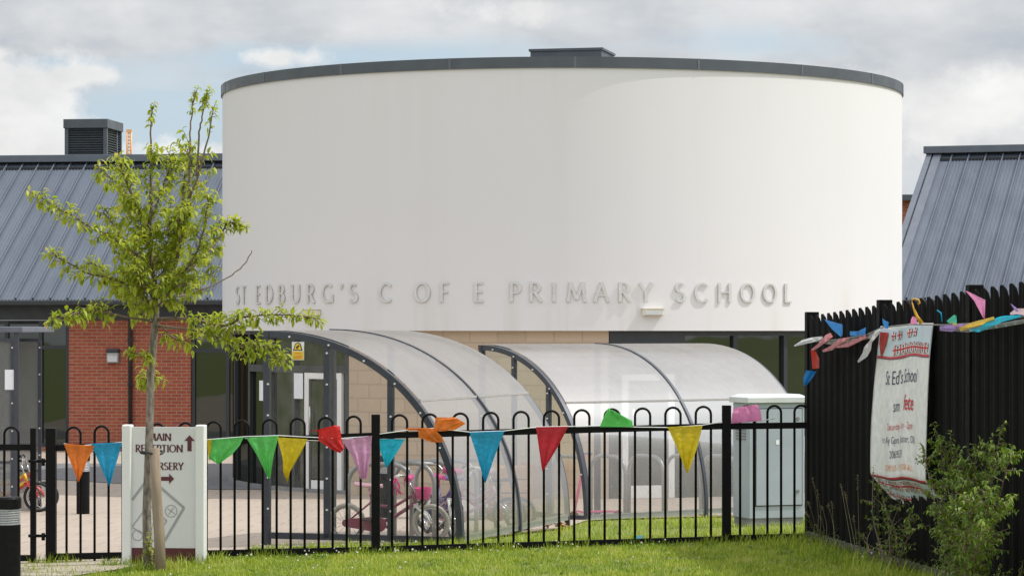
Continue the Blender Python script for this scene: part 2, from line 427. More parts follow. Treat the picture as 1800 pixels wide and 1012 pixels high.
# gaps with blue sky (u,v in thousandths of a photograph pixel)
gap = addall([math_(nt, 'MULTIPLY', blob(-0.58, 0.36, 0.24, 0.08), 1.0), math_(nt, 'MULTIPLY', blob(-0.30, 0.475, 0.30, 0.03), 0.75),
              math_(nt, 'MULTIPLY', blob(0.35, 0.50, 0.4, 0.035), 0.45), math_(nt, 'MULTIPLY', blob(-0.80, 0.455, 0.12, 0.018), 0.7),
              math_(nt, 'MULTIPLY', blob(0.72, 0.26, 0.12, 0.05), 0.25)])
gapm = math_(nt, 'ADD', gap, math_(nt, 'MULTIPLY', math_(nt, 'SUBTRACT', n2, 0.5), 1.3))
gapm = fr(nt, gapm, 0.22, 0.72)
skyc = N(nt, 'ShaderNodeVectorMath', operation='SCALE'); nt.links.new(sky.outputs[0], skyc.inputs[0]); skyc.inputs[3].default_value = 0.10
SKYB = skyc.outputs[0]
skym = mixc(nt, 0.72, SKYB, (0.56, 0.70, 0.82))
c = mixc(nt, math_(nt, 'MULTIPLY', gapm, 0.9), grey, skym)
# cumulus banks
cum = addall([math_(nt, 'MULTIPLY', blob(-0.94, 0.36, 0.15, 0.12), 1.7), math_(nt, 'MULTIPLY', blob(-0.73, 0.44, 0.07, 0.018), 0.55), math_(nt, 'MULTIPLY', blob(-0.55, 0.30, 0.5, 0.035), 0.65),
              math_(nt, 'MULTIPLY', blob(0.80, 0.39, 0.24, 0.075), 0.75), math_(nt, 'MULTIPLY', blob(-0.42, 0.475, 0.12, 0.022), 0.6), math_(nt, 'MULTIPLY', blob(0.03, 0.56, 0.12, 0.03), 0.75)])
cm = math_(nt, 'ADD', cum, math_(nt, 'MULTIPLY', math_(nt, 'SUBTRACT', n3, 0.5), 2.0))
cm = fr(nt, cm, 0.34, 0.66)
c = mixc(nt, math_(nt, 'MULTIPLY', cm, 0.9), c, mixc(nt, fr(nt, n2, 0.35, 0.65), (0.73, 0.73, 0.73), (0.92, 0.92, 0.905)))
# sky brightened round the sun, overhead and behind the camera as added fill light
dt = N(nt, 'ShaderNodeVectorMath', operation='DOT_PRODUCT'); nt.links.new(nrm.outputs[0], dt.inputs[0]); dt.inputs[1].default_value = SUN
d2 = math_(nt, 'MAXIMUM', dt.outputs['Value'], 0.0)
gl = math_(nt, 'MULTIPLY', math_(nt, 'POWER', d2, 3.0), 0.8)
zen = math_(nt, 'MULTIPLY', fr(nt, sp.outputs[2], 0.16, 0.6), 0.75)
south = math_(nt, 'MULTIPLY', fr(nt, sp.outputs[1], -0.2, -0.8), 0.35)
gain = addall([math_(nt, 'ADD', gl, 1.0), zen, south])
g2 = N(nt, 'ShaderNodeVectorMath', operation='SCALE'); nt.links.new(c, g2.inputs[0]); nt.links.new(gain, g2.inputs[3])
nt.links.new(g2.outputs[0], bg.inputs[0]); bg.inputs[1].default_value = 1.0
nt.links.new(bg.outputs[0], wo.inputs[0])
SC.view_settings.view_transform = 'Standard'; SC.view_settings.look = 'None'
SC.view_settings.exposure = 0.06; SC.view_settings.gamma = 1.0
SC.render.engine = 'CYCLES'
SC.cycles.use_denoising = True
SC.cycles.max_bounces = 10; SC.cycles.transparent_max_bounces = 24
SC.cycles.sample_clamp_indirect = 6.0

# ================================================================== ground and paving
def build_ground():
    xs = [-900, -300, -100, -40, -20] + [-12 + 0.5 * i for i in range(0, 61)] + [25, 40, 100, 300, 900]
    ys = [-300, -60, -10, 5, 15, 20] + [21 + 0.5 * i for i in range(0, 50)] + [50, 56, 62, 70, 100, 200, 500, 1600]
    rows = [[(x, y, gz(x, y)) for x in xs] for y in ys]
    o = MB().grid(rows, True).build('ground', M['soil']); o['kind'] = 'structure'
build_ground()
XR = [(25.2, -2.5), (26.24, -2.45), (26.30, -0.52), (29.4, 0.55), (32.8, 0.9), (35.1, 3.85), (36, 12), (62, 16)]
def sheet(name, m, ys, xl, xr, off, n=24):
    rows, uvr = [], []
    for y in ys:
        a, b = xl(y), xr(y)
        xs = [lerp(a, b, i / n) for i in range(n + 1)]
        rows.append([(x, y, gz(x, y) + off) for x in xs]); uvr.append([(x, y) for x in xs])
    o = MB().grid(rows, True, uvr).build(name, m); o['kind'] = 'structure'; return o
ysp = sorted(set([25.2, 25.35, 25.5, 25.75, 26.0, 26.24, 26.30, 26.6] + [27 + 0.5 * i for i in range(38)] + [50, 56, 62.5]))
sheet('paving', M['paving'], ysp, lambda y: -18.0, lambda y: pl(y, XR), 0.016, 40)
def asph():
    xs = [-24 + i for i in range(0, 41)]
    rows = []
    uvb = lambda x: 46.6 if x > -5 else min(49.9, 46.6 + (-5 - x) * 1.0)
    for t in [i / 8 for i in range(9)]:
        rows.append([(x, lerp(uvb(x), 55.6, t), gz(x, 50) + 0.024) for x in xs])
    o = MB().grid(rows, True).build('asphalt_road', M['asphalt']); o['kind'] = 'structure'
asph()
sheet('gate_path', M['dirt'], [14 + 0.5 * i for i in range(0, 22)] + [24.8, 25.1, 25.3], lambda y: -9.0, lambda y: pl(y, [(14, -4.2), (22.6, -3.85), (24.4, -3.35), (24.9, -2.7), (25.3, -2.6)]) + 0.1 * sin(y * 5), 0.010, 12)

# ================================================================== drum building
R = 6.05; CX, CY = 0.888, 50.0
ZB, ZW, ZC = 1.99, 6.135, 6.305
def dr(theta, r, z):   # theta measured from the side facing the viewer, + to the right
    return Vector((CX + r * sin(theta), CY - r * cos(theta), z))
drum = thing('round_hall', 'round white rendered hall with raised school name and dark grey rim', 'building')
def ring(r0, r1, z0, z1, t0, t1, n, uv=True, smooth=True):
    """curved wall slab, outer r0, inner r1"""
    mb = MB(); ts = [lerp(t0, t1, i / n) for i in range(n + 1)]
    mb.grid([[dr(t, r0, z0) for t in ts], [dr(t, r0, z1) for t in ts]], smooth, [[(t * r0, z0) for t in ts], [(t * r0, z1) for t in ts]])
    mb.grid([[dr(t, r1, z1) for t in ts], [dr(t, r1, z0) for t in ts]], smooth, [[(t * r0, z1) for t in ts], [(t * r0, z0) for t in ts]])
    mb.grid([[dr(t, r0, z1) for t in ts], [dr(t, r1, z1) for t in ts]], False, [[(t * r0, z1) for t in ts]] * 2)
    mb.grid([[dr(t, r1, z0) for t in ts], [dr(t, r0, z0) for t in ts]], False, [[(t * r0, z0) for t in ts]] * 2)
    if t1 - t0 < 2 * pi - 0.01:
        for t, fl in ((t0, 1), (t1, 0)):
            q = [dr(t, r1, z0), dr(t, r0, z0), dr(t, r0, z1), dr(t, r1, z1)]
            mb.add(q if fl else q[::-1], [(0, 1, 2, 3)], False, [[(0, z0), (r0 - r1, z0), (r0 - r1, z1), (0, z1)]])
    return mb
ring(R, R - 0.25, ZB, ZW, 0, 2 * pi, 400).build('wall', M['render'], drum)
rim = ring(R + 0.027, R - 0.2, ZW - 0.004, ZC, 0, 2 * pi, 400)
rim_o = rim.build('roof_rim', M['fascia'], drum)
mb = MB()
for t in [radians(a) for a in range(-75, 181, 19)]:
    p = dr(t, R + 0.029, 0); Mx = Matrix.Rotation(t, 3, 'Z')
    mb = MB(); mb.box((p.x, p.y, (ZW + ZC) / 2), (0.035, 0.008, ZC - ZW + 0.004), Mx); mb.build('rim_joint', M['rooftrim'], rim_o)
n = 96
mb = MB(); mb.add([dr(2 * pi * k / n, R - 0.15, ZC - 0.08) for k in range(n)], [tuple(reversed(range(n)))]); mb.build('flat_roof', M['fascia'], drum)
mb = MB(); mb.add([dr(2 * pi * k / n, R - 0.1, ZB + 0.05) for k in range(n)], [tuple(range(n))]); mb.build('soffit', M['darkframe'], drum)
# roof box on the drum
rb = thing('roof_box', 'low dark grey box standing on the round hall roof', 'roof vent', loc=(0.93, 47.6, ZC - 0.04), rz=radians(-13))
MB().box((0.0, 0.5, 0.25), (1.24, 1.1, 0.5)).build('housing', M['fascia'], rb)
MB().box((0.0, 0.5, 0.515), (1.29, 1.15, 0.04)).build('lid', M['fascia'], rb)
# lower storey
def ta(px):
    lo, hi = radians(-83.0), radians(83.0)
    for _ in range(50):
        m_ = (lo + hi) / 2
        if 900 + F * (CX + R * sin(m_)) / (CY - R * cos(m_)) < px: lo = m_
        else: hi = m_
    return (lo + hi) / 2
G0 = -0.9
RL = R - 0.12
ring(RL, RL - 0.25, G0, ZB + 0.05, ta(605), ta(1072), 40).build('block_wall', M['block'], drum)
ring(RL, RL - 0.25, G0, ZB + 0.05, radians(110), radians(262), 60).build('rear_wall', M['block'], drum)
ring(RL - 0.06, RL - 0.12, G0, ZB + 0.02, ta(605) - radians(70), ta(605), 30).build('glazing', M['glass'], drum)
ring(RL - 0.06, RL - 0.12, G0, ZB + 0.02, ta(1072), ta(1072) + radians(104), 40).build('glazing', M['glass'], drum)
def drum_bar(mb, th, z0, z1, w=0.08, d=0.1, r=None):
    p = dr(th, (r or RL) - d / 2, 0)
    mb.box((p.x, p.y, (z0 + z1) / 2), (w, d, z1 - z0), Matrix.Rotation(th, 3, 'Z'))
for th in [ta(400), ta(426), ta(463), ta(505), ta(601), ta(1205), ta(1300), ta(1390), ta(1480), ta(1550), ta(1078), radians(85)]:
    mb = MB(); drum_bar(mb, th, -0.68, ZB); mb.build('mullion', M['darkframe'], drum)
ring(RL + 0.003, RL - 0.09, ZB - 0.06, ZB + 0.03, ta(605) - radians(60), ta(605) - 0.002, 24).build('head_rail', M['darkframe'], drum)
ring(RL + 0.003, RL - 0.09, ZB - 0.22, ZB + 0.03, ta(1072) + 0.002, ta(1205), 24).build('blind_box', M['darkframe'], drum)
ring(RL + 0.004, RL - 0.09, ZB - 0.08, ZB + 0.03, ta(1205) + .001, ta(1072) + radians(100), 24).build('head_rail', M['darkframe'], drum)
zt = lambda y, Y: CAMZ - (y - HOR) * Y / F
ring(RL + 0.004, RL - 0.085, 1.30, 1.42, ta(426), ta(601), 18).build('transom', M['darkframe'], drum)
ring(RL + 0.02, RL - 0.09, G0, -0.60, ta(605) - radians(55), ta(605) - 0.003, 24).build('base_plinth', M['concrete'], drum)
# white door inside its curved glazing
def door(pa, pb, notices):
    t0, t1 = ta(pa), ta(pb)
    a, b = dr(t0, RL + 0.01, 0), dr(t1, RL + 0.01, 0)
    d = (b - a); L = d.length; d.normalize(); bk = Vector((-d.y, d.x, 0))
    zb, zt_ = -0.66, 1.30
    dm = MB()
    for (s0, s1, z0, z1) in ((0, .10, zb, zt_), (L - .10, L, zb, zt_), (.10, L - .10, zt_ - .10, zt_)):
        p = a + d * ((s0 + s1) / 2) + bk * .03
        dm.box((p.x, p.y, (z0 + z1) / 2), (s1 - s0, .07, z1 - z0), rz=atan2(d.y, d.x))
    dob = dm.build('door', M['white'], drum, .004)
    g = MB(); p = a + d * (L / 2) + bk * .03; g.box((p.x, p.y, (zb + .2 + zt_ - .12) / 2), (L - .26, .03, zt_ - zb - .36), rz=atan2(d.y, d.x)); g.build('pane', M['glass'], dob)
    l = MB()
    for (s0, s1, z0, z1) in ((.10, .145, zb, zt_ - .10), (L - .145, L - .10, zb, zt_ - .10)):
        p = a + d * ((s0 + s1) / 2) + bk * .032; l.box((p.x, p.y, (z0 + z1) / 2), (s1 - s0, .05, z1 - z0), rz=atan2(d.y, d.x))
    l.build('stile', M['darkframe'], dob)
    k = MB(); p = a + d * (L / 2) + bk * .034; k.box((p.x, p.y, zb + .1), (L - .29, .045, .2), rz=atan2(d.y, d.x)); k.build('kick_plate', M['white'], dob)
    h = MB(); p = a + d * (.17) - bk * .04; h.tube([p + Vector((0, 0, .35)), p + Vector((0, 0, .75))], .014, 8)
    h.bar(p + Vector((0, 0, .4)), p + Vector((0, 0, .4)) + bk * .06, .015, .015); h.bar(p + Vector((0, 0, .7)), p + Vector((0, 0, .7)) + bk * .06, .015, .015); h.build('handle', M['chrome'], dob)
    if not notices: return
    t = ta(515.5); p = dr(t, RL + 0.012, 0); pp = MB(); pp.box((p.x, p.y, 1.08), (.24, .006, .42), Matrix.Rotation(t, 3, 'Z'))
    tag(pp.build('poster', M['paper']), 'large pale paper notice beside the white door frame', 'poster')
    t = ta(445); p = dr(t, RL - 0.045, 0); pp = MB(); pp.box((p.x, p.y, .98), (.22, .006, .34), Matrix.Rotation(t, 3, 'Z'))
    tag(pp.build('poster', M['paper']), 'small pale notice on dark curved glass left of the bike shelter post', 'poster')
door(526, 592, True)
door(1096, 1190, False)

# ------------------------------------------------------------------ flared capitals drawn with a broad pen
def arc(cx, cy, rx, ry, a0, a1, n=14):
    return [(cx + rx * cos(radians(lerp(a0, a1, i / n))), cy + ry * sin(radians(lerp(a0, a1, i / n)))) for i in range(n + 1)]
GL = {
 'A': (.72, [[(.04, 0), (.36, 1)], [(.36, 1), (.68, 0)], [(.16, .34), (.56, .34)]]),
 'B': (.56, [[(.1, 0), (.1, 1)], [(.1, .97)] + arc(.27, .745, .2, .225, 90, -90) + [(.1, .52)], [(.1, .52)] + arc(.28, .275, .24, .245, 90, -90) + [(.1, .03)]]),
 'C': (.72, [arc(.44, .5, .36, .47, 48, 312, 22)]),
 'D': (.72, [[(.1, 0), (.1, 1)], [(.1, .97)] + arc(.24, .5, .42, .47, 90, -90, 20) + [(.1, .03)]]),
 'E': (.5, [[(.1, 0), (.1, 1)], [(.1, .97), (.46, .97)], [(.1, .52), (.42, .52)], [(.1, .03), (.47, .03)]]),
 'F': (.48, [[(.1, 0), (.1, 1)], [(.1, .97), (.46, .97)], [(.1, .52), (.42, .52)]]),
 'G': (.76, [arc(.44, .5, .36, .47, 48, 325, 22), [(.70, .02), (.70, .42)]]),
 'H': (.74, [[(.1, 0), (.1, 1)], [(.64, 0), (.64, 1)], [(.1, .52), (.64, .52)]]),
 'I': (.2, [[(.1, 0), (.1, 1)]]),
 'L': (.48, [[(.1, 0), (.1, 1)], [(.1, .03), (.45, .03)]]),
 'M': (.88, [[(.06, 0), (.16, 1)], [(.16, 1), (.44, .12)], [(.44, .12), (.72, 1)], [(.72, 1), (.82, 0)]]),
 'N': (.76, [[(.1, 0), (.1, 1)], [(.1, 1), (.66, 0)], [(.66, 0), (.66, 1)]]),
 'O': (.82, [arc(.41, .5, .35, .47, 0, 360, 30)]),
 'P': (.54, [[(.1, 0), (.1, 1)], [(.1, .97)] + arc(.26, .715, .24, .255, 90, -90) + [(.1, .46)]]),
 'R': (.6, [[(.1, 0), (.1, 1)], [(.1, .97)] + arc(.26, .735, .22, .235, 90, -90) + [(.1, .5)], [(.26, .5), (.56, 0)]]),
 'S': (.54, [arc(.27, .745, .19, .225, 40, 270, 14) + arc(.27, .265, .21, .235, 90, -150, 16)[1:]]),
 'T': (.6, [[(.3, 0), (.3, .97)], [(.02, .97), (.58, .97)]]),
 'U': (.72, [[(.1, 1), (.1, .36)] + arc(.36, .34, .26, .31, 180, 360, 16)[1:] + [(.62, 1)]]),
 'Y': (.64, [[(.02, 1), (.32, .46)], [(.62, 1), (.32, .46)], [(.32, .48), (.32, 0)]]),
 "'": (.16, [[(.12, 1.0), (.05, .74)]]),
}
def strokes(ch, thick, thin):
    """list of (left edge points, right edge points) in glyph units"""
    res = []
    for poly in GL[ch][1]:
        n_ = len(poly); Ls, Rs = [], []
        closed = (abs(poly[0][0] - poly[-1][0]) + abs(poly[0][1] - poly[-1][1])) < 1e-6
        for i, (x, y) in enumerate(poly):
            if closed: a, b = poly[i - 1 if i > 0 else n_ - 2], poly[i + 1 if i < n_ - 1 else 1]
            else: a, b = poly[max(0, i - 1)], poly[min(n_ - 1, i + 1)]
            dx, dy = b[0] - a[0], b[1] - a[1]; l = sqrt(dx * dx + dy * dy) or 1; dx /= l; dy /= l
            w = thin + (thick - thin) * abs(dy) ** 1.3
            if n_ == 2: w *= 1.0
            if i in (0, n_ - 1) and not closed: w *= 1.18
            Ls.append((x - dy * w / 2, y + dx * w / 2)); Rs.append((x + dy * w / 2, y - dx * w / 2))
        if n_ == 2:   # waist the straight strokes a little: a flared stem
            mx_ = [((Ls[0][k] + Ls[1][k]) / 2) for k in (0, 1)]; my_ = [((Rs[0][k] + Rs[1][k]) / 2) for k in (0, 1)]
            c_ = [(mx_[k] + my_[k]) / 2 for k in (0, 1)]
            Ls.insert(1, tuple(c_[k] + (mx_[k] - c_[k]) * .86 for k in (0, 1))); Rs.insert(1, tuple(c_[k] + (my_[k] - c_[k]) * .86 for k in (0, 1)))
        res.append((Ls, Rs))
    return res
def emit(mb, ch, fn, thick=.14, thin=.075, d0=0.0, d1=.01):
    """fn(gx, gy, depth) -> point"""
    for k, (Ls, Rs) in enumerate(strokes(ch, thick, thin)):
        e = d1 + k * 0.0007; m_ = len(Ls)
        vs = [fn(x, y, e) for x, y in Ls] + [fn(x, y, e) for x, y in Rs] + [fn(x, y, d0) for x, y in Ls] + [fn(x, y, d0) for x, y in Rs]
        fs = []
        for i in range(m_ - 1):
            fs += [(i, m_ + i, m_ + i + 1, i + 1), (2 * m_ + i, i, i + 1, 2 * m_ + i + 1), (m_ + i, 3 * m_ + i, 3 * m_ + i + 1, m_ + i + 1)]
        fs += [(0, 2 * m_, 3 * m_, m_), (m_ - 1, 2 * m_ - 1, 4 * m_ - 1, 3 * m_ - 1)]
        mb.add(vs, fs, False)
def drum_letters():
    H_ = .305; zb = 2.445
    seq = [('S', 419), ('T', 429.5), ('E', 455), ('D', 474), ('B', 495.5), ('U', 520.5), ('R', 547), ('G', 576), ("'", 601), ('S', 622), ('C', 677.5), ('O', 742.5),
           ('F', 781.5), ('E', 842), ('P', 905.5), ('R', 941.5), ('I', 974), ('M', 1013.5), ('A', 1057), ('R', 1097.5), ('Y', 1135), ('S', 1195), ('C', 1232),
           ('H', 1273), ('O', 1313.5), ('O', 1352.5), ('L', 1384)]
    for ch, px in seq:
        w = GL[ch][0]; th = ta(px); sx = 1.12
        def fn(gx, gy, d, th=th, w=w): return dr(th + (gx - w / 2) * H_ * sx / R, R + d, zb + gy * H_)
        mb = MB(); emit(mb, ch, fn, .135, .075, .010, .026); mb.build('letter', M['alu'], drum)
drum_letters()
for px, lab in ((1146, 'cream wall light under the name lettering, throwing a shadow on the round hall'), (551, 'cream wall light behind the drooping tree branch')):
    t = ta(px); wl = thing('wall_light', lab, 'wall light', loc=dr(t, R, 2.28), rz=t)
    MB().box((0, -.05, 0), (.34, .10, .10)).build('housing', M['cream'], wl, .012)
    MB().box((0, -.108, -.005), (.28, .014, .06)).build('lens', M['cabinetlid'], wl)
    MB().box((0, -.045, .058), (.36, .13, .014)).build('cover', M['cream'], wl)

# ================================================================== wings with metal roofs
def metal_roof(parent, E, a, nn, L, run, z0, z1, pitch=.392, start=.1):
    """standing seam roof slope from eave line E + s*a (height z0) to ridge E + s*a + run*nn (height z1)"""
    a = Vector((a[0], a[1], 0)); nn = Vector((nn[0], nn[1], 0)); E = Vector((E[0], E[1], 0))
    sl = Vector((0, 0, z1 - z0)) + nn * run; up = a.cross(sl).normalized()
    prof = [(0, 0)]
    s = start
    while s < L - .1:
        for ds, h in ((-.018, 0), (-.015, .06), (.015, .06), (.018, 0)): prof.append((s + ds, h))
        for q in (.2, .4, .6, .8):
            for ds, h in ((-.014, 0), (-.006, .016), (.006, .016), (.014, 0)): prof.append((s + pitch * q + ds, h))
        s += pitch
    prof = [p for p in prof if p[0] < L] + [(L, 0)]
    rows = []
    for t in (0, 1):
        rows.append([E + a * s + Vector((0, 0, z0)) + sl * t + up * h for s, h in prof])
    mb = MB().grid(rows, False)
    ro = mb.build('roof', M['roof'], parent)
    # back slope
    mb = MB(); q = [E + a * 0 + nn * run, E + a * L + nn * run, E + a * L + nn * 2 * run, E + nn * 2 * run]
    mb.add([q[0] + Vector((0, 0, z1)), q[1] + Vector((0, 0, z1)), q[2] + Vector((0, 0, z0)), q[3] + Vector((0, 0, z0))], [(0, 1, 2, 3)])
    mb.build('rear_roof', M['roof'], parent)
    r0 = E + nn * (run - .02) + Vector((0, 0, z1 + .065)); 
    mb = MB(); mb.bar(r0 - a * .06, r0 + a * (L + .06), .5, .17); mb.build('ridge_cap', M['rooftrim'], ro, .01)
    f0 = E + nn * (run - .34) + Vector((0, 0, z1 - .34 * (z1 - z0) / run + .02)); mb = MB(); mb.bar(f0, f0 + a * L, .10, .05); mb.build('ridge_gap_shade', M['ink'], ro)  # black strip added to paint the shaded gap below the ridge cap
    g0 = E - nn * .05 + Vector((0, 0, z0 - .06))
    mb = MB(); mb.bar(g0, g0 + a * L, .13, .11); mb.build('gutter', M['darkframe'], ro, .02)
    return ro
aL = (cos(radians(-6.93)), sin(radians(-6.93))); nL = (-aL[1], aL[0])
EL0 = Vector((-11.28, 61.4, 0))
def WL(s, t, z): return Vector((EL0.x + aL[0] * s + nL[0] * t, EL0.y + aL[1] * s + nL[1] * t, z))
def sL(px, t):
    k = (px - 900) / F
    return (k * (EL0.y + nL[1] * t) - EL0.x - nL[0] * t) / (aL[0] - k * aL[1])
wing = thing('brick_wing', 'red brick single storey wing with grey metal roof behind the tree', 'building')
S0 = -6.0; LW = 14.0
metal_roof(wing, WL(S0, 0, 0), aL, nL, LW, 5.9, 2.66, 6.06, start=.09)
T = .45
def wl_wall(px0, px1, z0, z1, name, m, t=T, th=.25):
    s0 = S0 if px0 is None else sL(px0, t); s1 = S0 + LW if px1 is None else sL(px1, t)
    a, b = WL(s0, t, 0), WL(s1, t, 0)
    return MB().wall(a, b, z0, z1, th, (nL[0], nL[1], 0)).build(name, m, wing)
wl_wall(121, 335, -.9, 2.22, 'wall', M['brick'])
wl_wall(-250, -60, -.9, 2.22, 'wall', M['brick'])
wl_wall(None, None, 2.221, 2.62, 'eaves_band', M['darkframe'], T - .02, .3)
wl_wall(-60, 120.9, -.9, -.58, 'sill_wall', M['brick'], T + .003)
def window(px0, px1, z0, z1, bars, tr):
    s0, s1 = sL(px0, T), sL(px1, T)
    fm = MB(); rz = atan2(aL[1], aL[0]); c = lambda s, z: (WL(s, T + .10, z))
    for s in [s0 + .04] + [sL(b, T) for b in bars] + [s1 - .04]: fm.box(c(s, (z0 + z1) / 2), (.08, .1, z1 - z0), rz=rz)
    sgm = [s0 + .08] + sum([[sL(b, T) - .04, sL(b, T) + .04] for b in bars], []) + [s1 - .08]
    for i in range(0, len(sgm), 2):
        for z in [z0 + .04, z1 - .04] + tr: fm.box(c((sgm[i] + sgm[i + 1]) / 2, z), (sgm[i + 1] - sgm[i], .09, .08), rz=rz)
    w = fm.build('window', M['darkframe'], wing)
    g = MB(); g.box(WL((s0 + s1) / 2, T + .12, (z0 + z1) / 2), (s1 - s0 - .02, .012, z1 - z0 - .02), rz=rz); g.build('pane', M['glass'], w)
window(-60, 120.5, -.575, 2.215, [70, 10], [1.62])
window(335.5, 470, -.88, 2.215, [399, 422], [1.55])
wl_wall(470.5, None, -.9, 2.22, 'wall', M['brick'])
# gable ends
for s in (S0 + .02, S0 + LW - .3):
    mb = MB(); mb.add([WL(s, T, -.9), WL(s, 11.3, -.9), WL(s, 11.3, 2.6), WL(s, 5.9, 5.9), WL(s, T, 2.6)] + [WL(s + .25, T, -.9), WL(s + .25, 11.3, -.9), WL(s + .25, 11.3, 2.6), WL(s + .25, 5.9, 5.9), WL(s + .25, T, 2.6)],
        [(4, 3, 2, 1, 0), (5, 6, 7, 8, 9), (0, 1, 6, 5), (1, 2, 7, 6), (2, 3, 8, 7), (3, 4, 9, 8), (4, 0, 5, 9)]); mb.build('gable_wall', M['brick'], wing)
p0 = WL(sL(229, T - .06), T - .06, 0)
mb = MB(); mb.tube([(p0.x, p0.y, -.85), (p0.x, p0.y, 2.3), WL(sL(229, 0), -.02, 2.55)], .045, 10)
for z in (-.2, .8, 1.8): mb.box((p0.x, p0.y + .02, z), (.13, .09, .05))
mb.build('downpipe', M['darkframe'], wing)
wl = thing('wall_light', 'dark hooded metal wall light on the red brick wall', 'wall light', loc=WL(sL(200, T), T, 1.42), rz=atan2(aL[1], aL[0]))
MB().box((0, -.06, .01), (.27, .12, .30)).build('housing', M['galv'], wl, .02)
MB().box((0, -.07, .125), (.285, .155, .09)).build('hood', M['darkframe'], wl, .02)
MB().box((0, -.127, -.05), (.21, .016, .13)).build('lens', M['cabinetlid'], wl)
# louvred turret
tb = WL(sL(113, 6.05), 6.05, 0)
tu = thing('roof_turret', 'dark louvred ventilation turret on the ridge of the brick wing', 'roof vent', loc=(tb.x + .52, tb.y, 5.6), rz=atan2(aL[1], aL[0]))
mb = MB()
hh = 1.28
for x in (-.48, .48):
    for y in (0.04, 1.36): mb.box((x, y, hh / 2), (.09, .09, hh))
mb.box((0, .7, hh / 2), (.86, 1.2, hh)); mb.build('body', M['fascia'], tu)
lv = MB(); lvs = MB()
Mf = Matrix.Rotation(radians(-35), 3, 'X'); Ms = Matrix.Rotation(radians(-35), 3, 'Y')
for i in range(15):
    z = .42 + i * .058
    lv.box((0, .05, z), (.87, .07, .012), Mf); lvs.box((.47, .7, z), (.07, 1.23, .012), Matrix.Rotation(radians(35), 3, 'Y')); lvs.box((-.47, .7, z), (.07, 1.23, .012), Ms)
lv.build('louvres', M['fascia'], tu); lvs.build('louvres', M['fascia'], tu)
MB().box((0, .7, hh + .11), (1.10, 1.48, .22)).build('cap', M['fascia'], tu, .01)
# low vent further along
vb = WL(sL(312, 6.4), 6.4, 0)
lvn = thing('roof_vent', 'low dark vent behind the ridge beside the white hall', 'roof vent', loc=(vb.x + .55, vb.y, 5.75), rz=atan2(aL[1], aL[0]))
MB().box((0, .3, .22), (1.0, .6, .45)).build('body', M['fascia'], lvn)
MB().box((0, .3, .48), (1.15, .75, .07)).build('lid', M['fascia'], lvn)
# orange crane in the distance
cr = MB(); Yc = 130.0
zb_ = -.7; 
def cp(x, y): return P(x, y, Yc)
for x in (223.5, 230.5):
    a_, b_ = cp(x, 300), cp(x, 229); cr.tube([a_, b_], .045, 6)
for y in range(232, 300, 6):
    cr.tube([cp(223.5, y), cp(230.5, y + 5)], .025, 5); cr.tube([cp(230.5, y), cp(223.5, y + 5)], .02, 5)
cr.bar(cp(222, 230), cp(232, 230), .12, .12)
a_ = cp(227, 300); cr.box((a_.x, a_.y, (a_.z - .7) / 2), (.25, .25, a_.z + .7))
tag(cr.build('crane_mast', M['orangesteel']), 'orange lattice mast in the distance beside the roof turret', 'crane')

# right wing
ar = radians(-18.4); aR = (cos(ar), sin(ar)); nR = (-aR[1], aR[0])
ER0 = Vector((8.02, 61.0, 0))
def WR(s, t, z): return Vector((ER0.x + aR[0] * s + nR[0] * t, ER0.y + aR[1] * s + nR[1] * t, z))
wing2 = thing('metal_roofed_wing', 'building wing with steep grey metal roof above the black fence', 'building')
ro = metal_roof(wing2, WR(0, 0, 0), aR, nR, 12, 6.2, 2.66, 6.24, start=.62, pitch=.405)
mb = MB()
for w0, w1, h in ((.0, .13, .075), (.17, .36, .065)):
    A_ = [WR(s, t, z) for s in (w0, w1) for t, z in ((-.05, 2.64), (6.1, 6.185))]
    U_ = Vector((0, 0, h))
    mb.add([A_[0] - U_ * .3, A_[1] - U_ * .3, A_[3] - U_ * .3, A_[2] - U_ * .3, A_[0] + U_, A_[1] + U_, A_[3] + U_, A_[2] + U_], [(0, 1, 2, 3), (7, 6, 5, 4), (0, 4, 5, 1), (1, 5, 6, 2), (2, 6, 7, 3), (3, 7, 4, 0)])
mb.build('verge_trim', M['rooftrim'], ro)
MB().wall(WR(.3, .45, 0), WR(11.8, .45, 0), -.9, 2.6, .25, (nR[0], nR[1], 0)).build('wall', M['brick'], wing2)
mb = MB(); s = .3
mb.add([WR(s, .4, -.9), WR(s, 11.3, -.9), WR(s, 11.3, 2.6), WR(s, 6.2, 6.05), WR(s, .4, 2.6)] + [WR(s + .25, .4, -.9), WR(s + .25, 11.3, -.9), WR(s + .25, 11.3, 2.6), WR(s + .25, 6.2, 6.05), WR(s + .25, .4, 2.6)],
    [(0, 1, 2, 3, 4), (9, 8, 7, 6, 5), (0, 5, 6, 1), (1, 6, 7, 2), (2, 7, 8, 3), (3, 8, 9, 4), (4, 9, 5, 0)]); mb.build('gable_wall', M['brick'], wing2)
# distant brick block seen between drum and right wing
bb = thing('brick_block', 'distant red brick building glimpsed between white hall and right roof', 'building')
pA = P(1500, 352, 80); 
MB().wall((pA.x, 80), (pA.x + 1.9, 80), -.8, pA.z, 6, (0, 1, 0)).build('wall', M['brick'], bb)
MB().box((pA.x + .9, 83, pA.z + .07), (2.2, 6.6, .16)).build('roof', M['fascia'], bb)
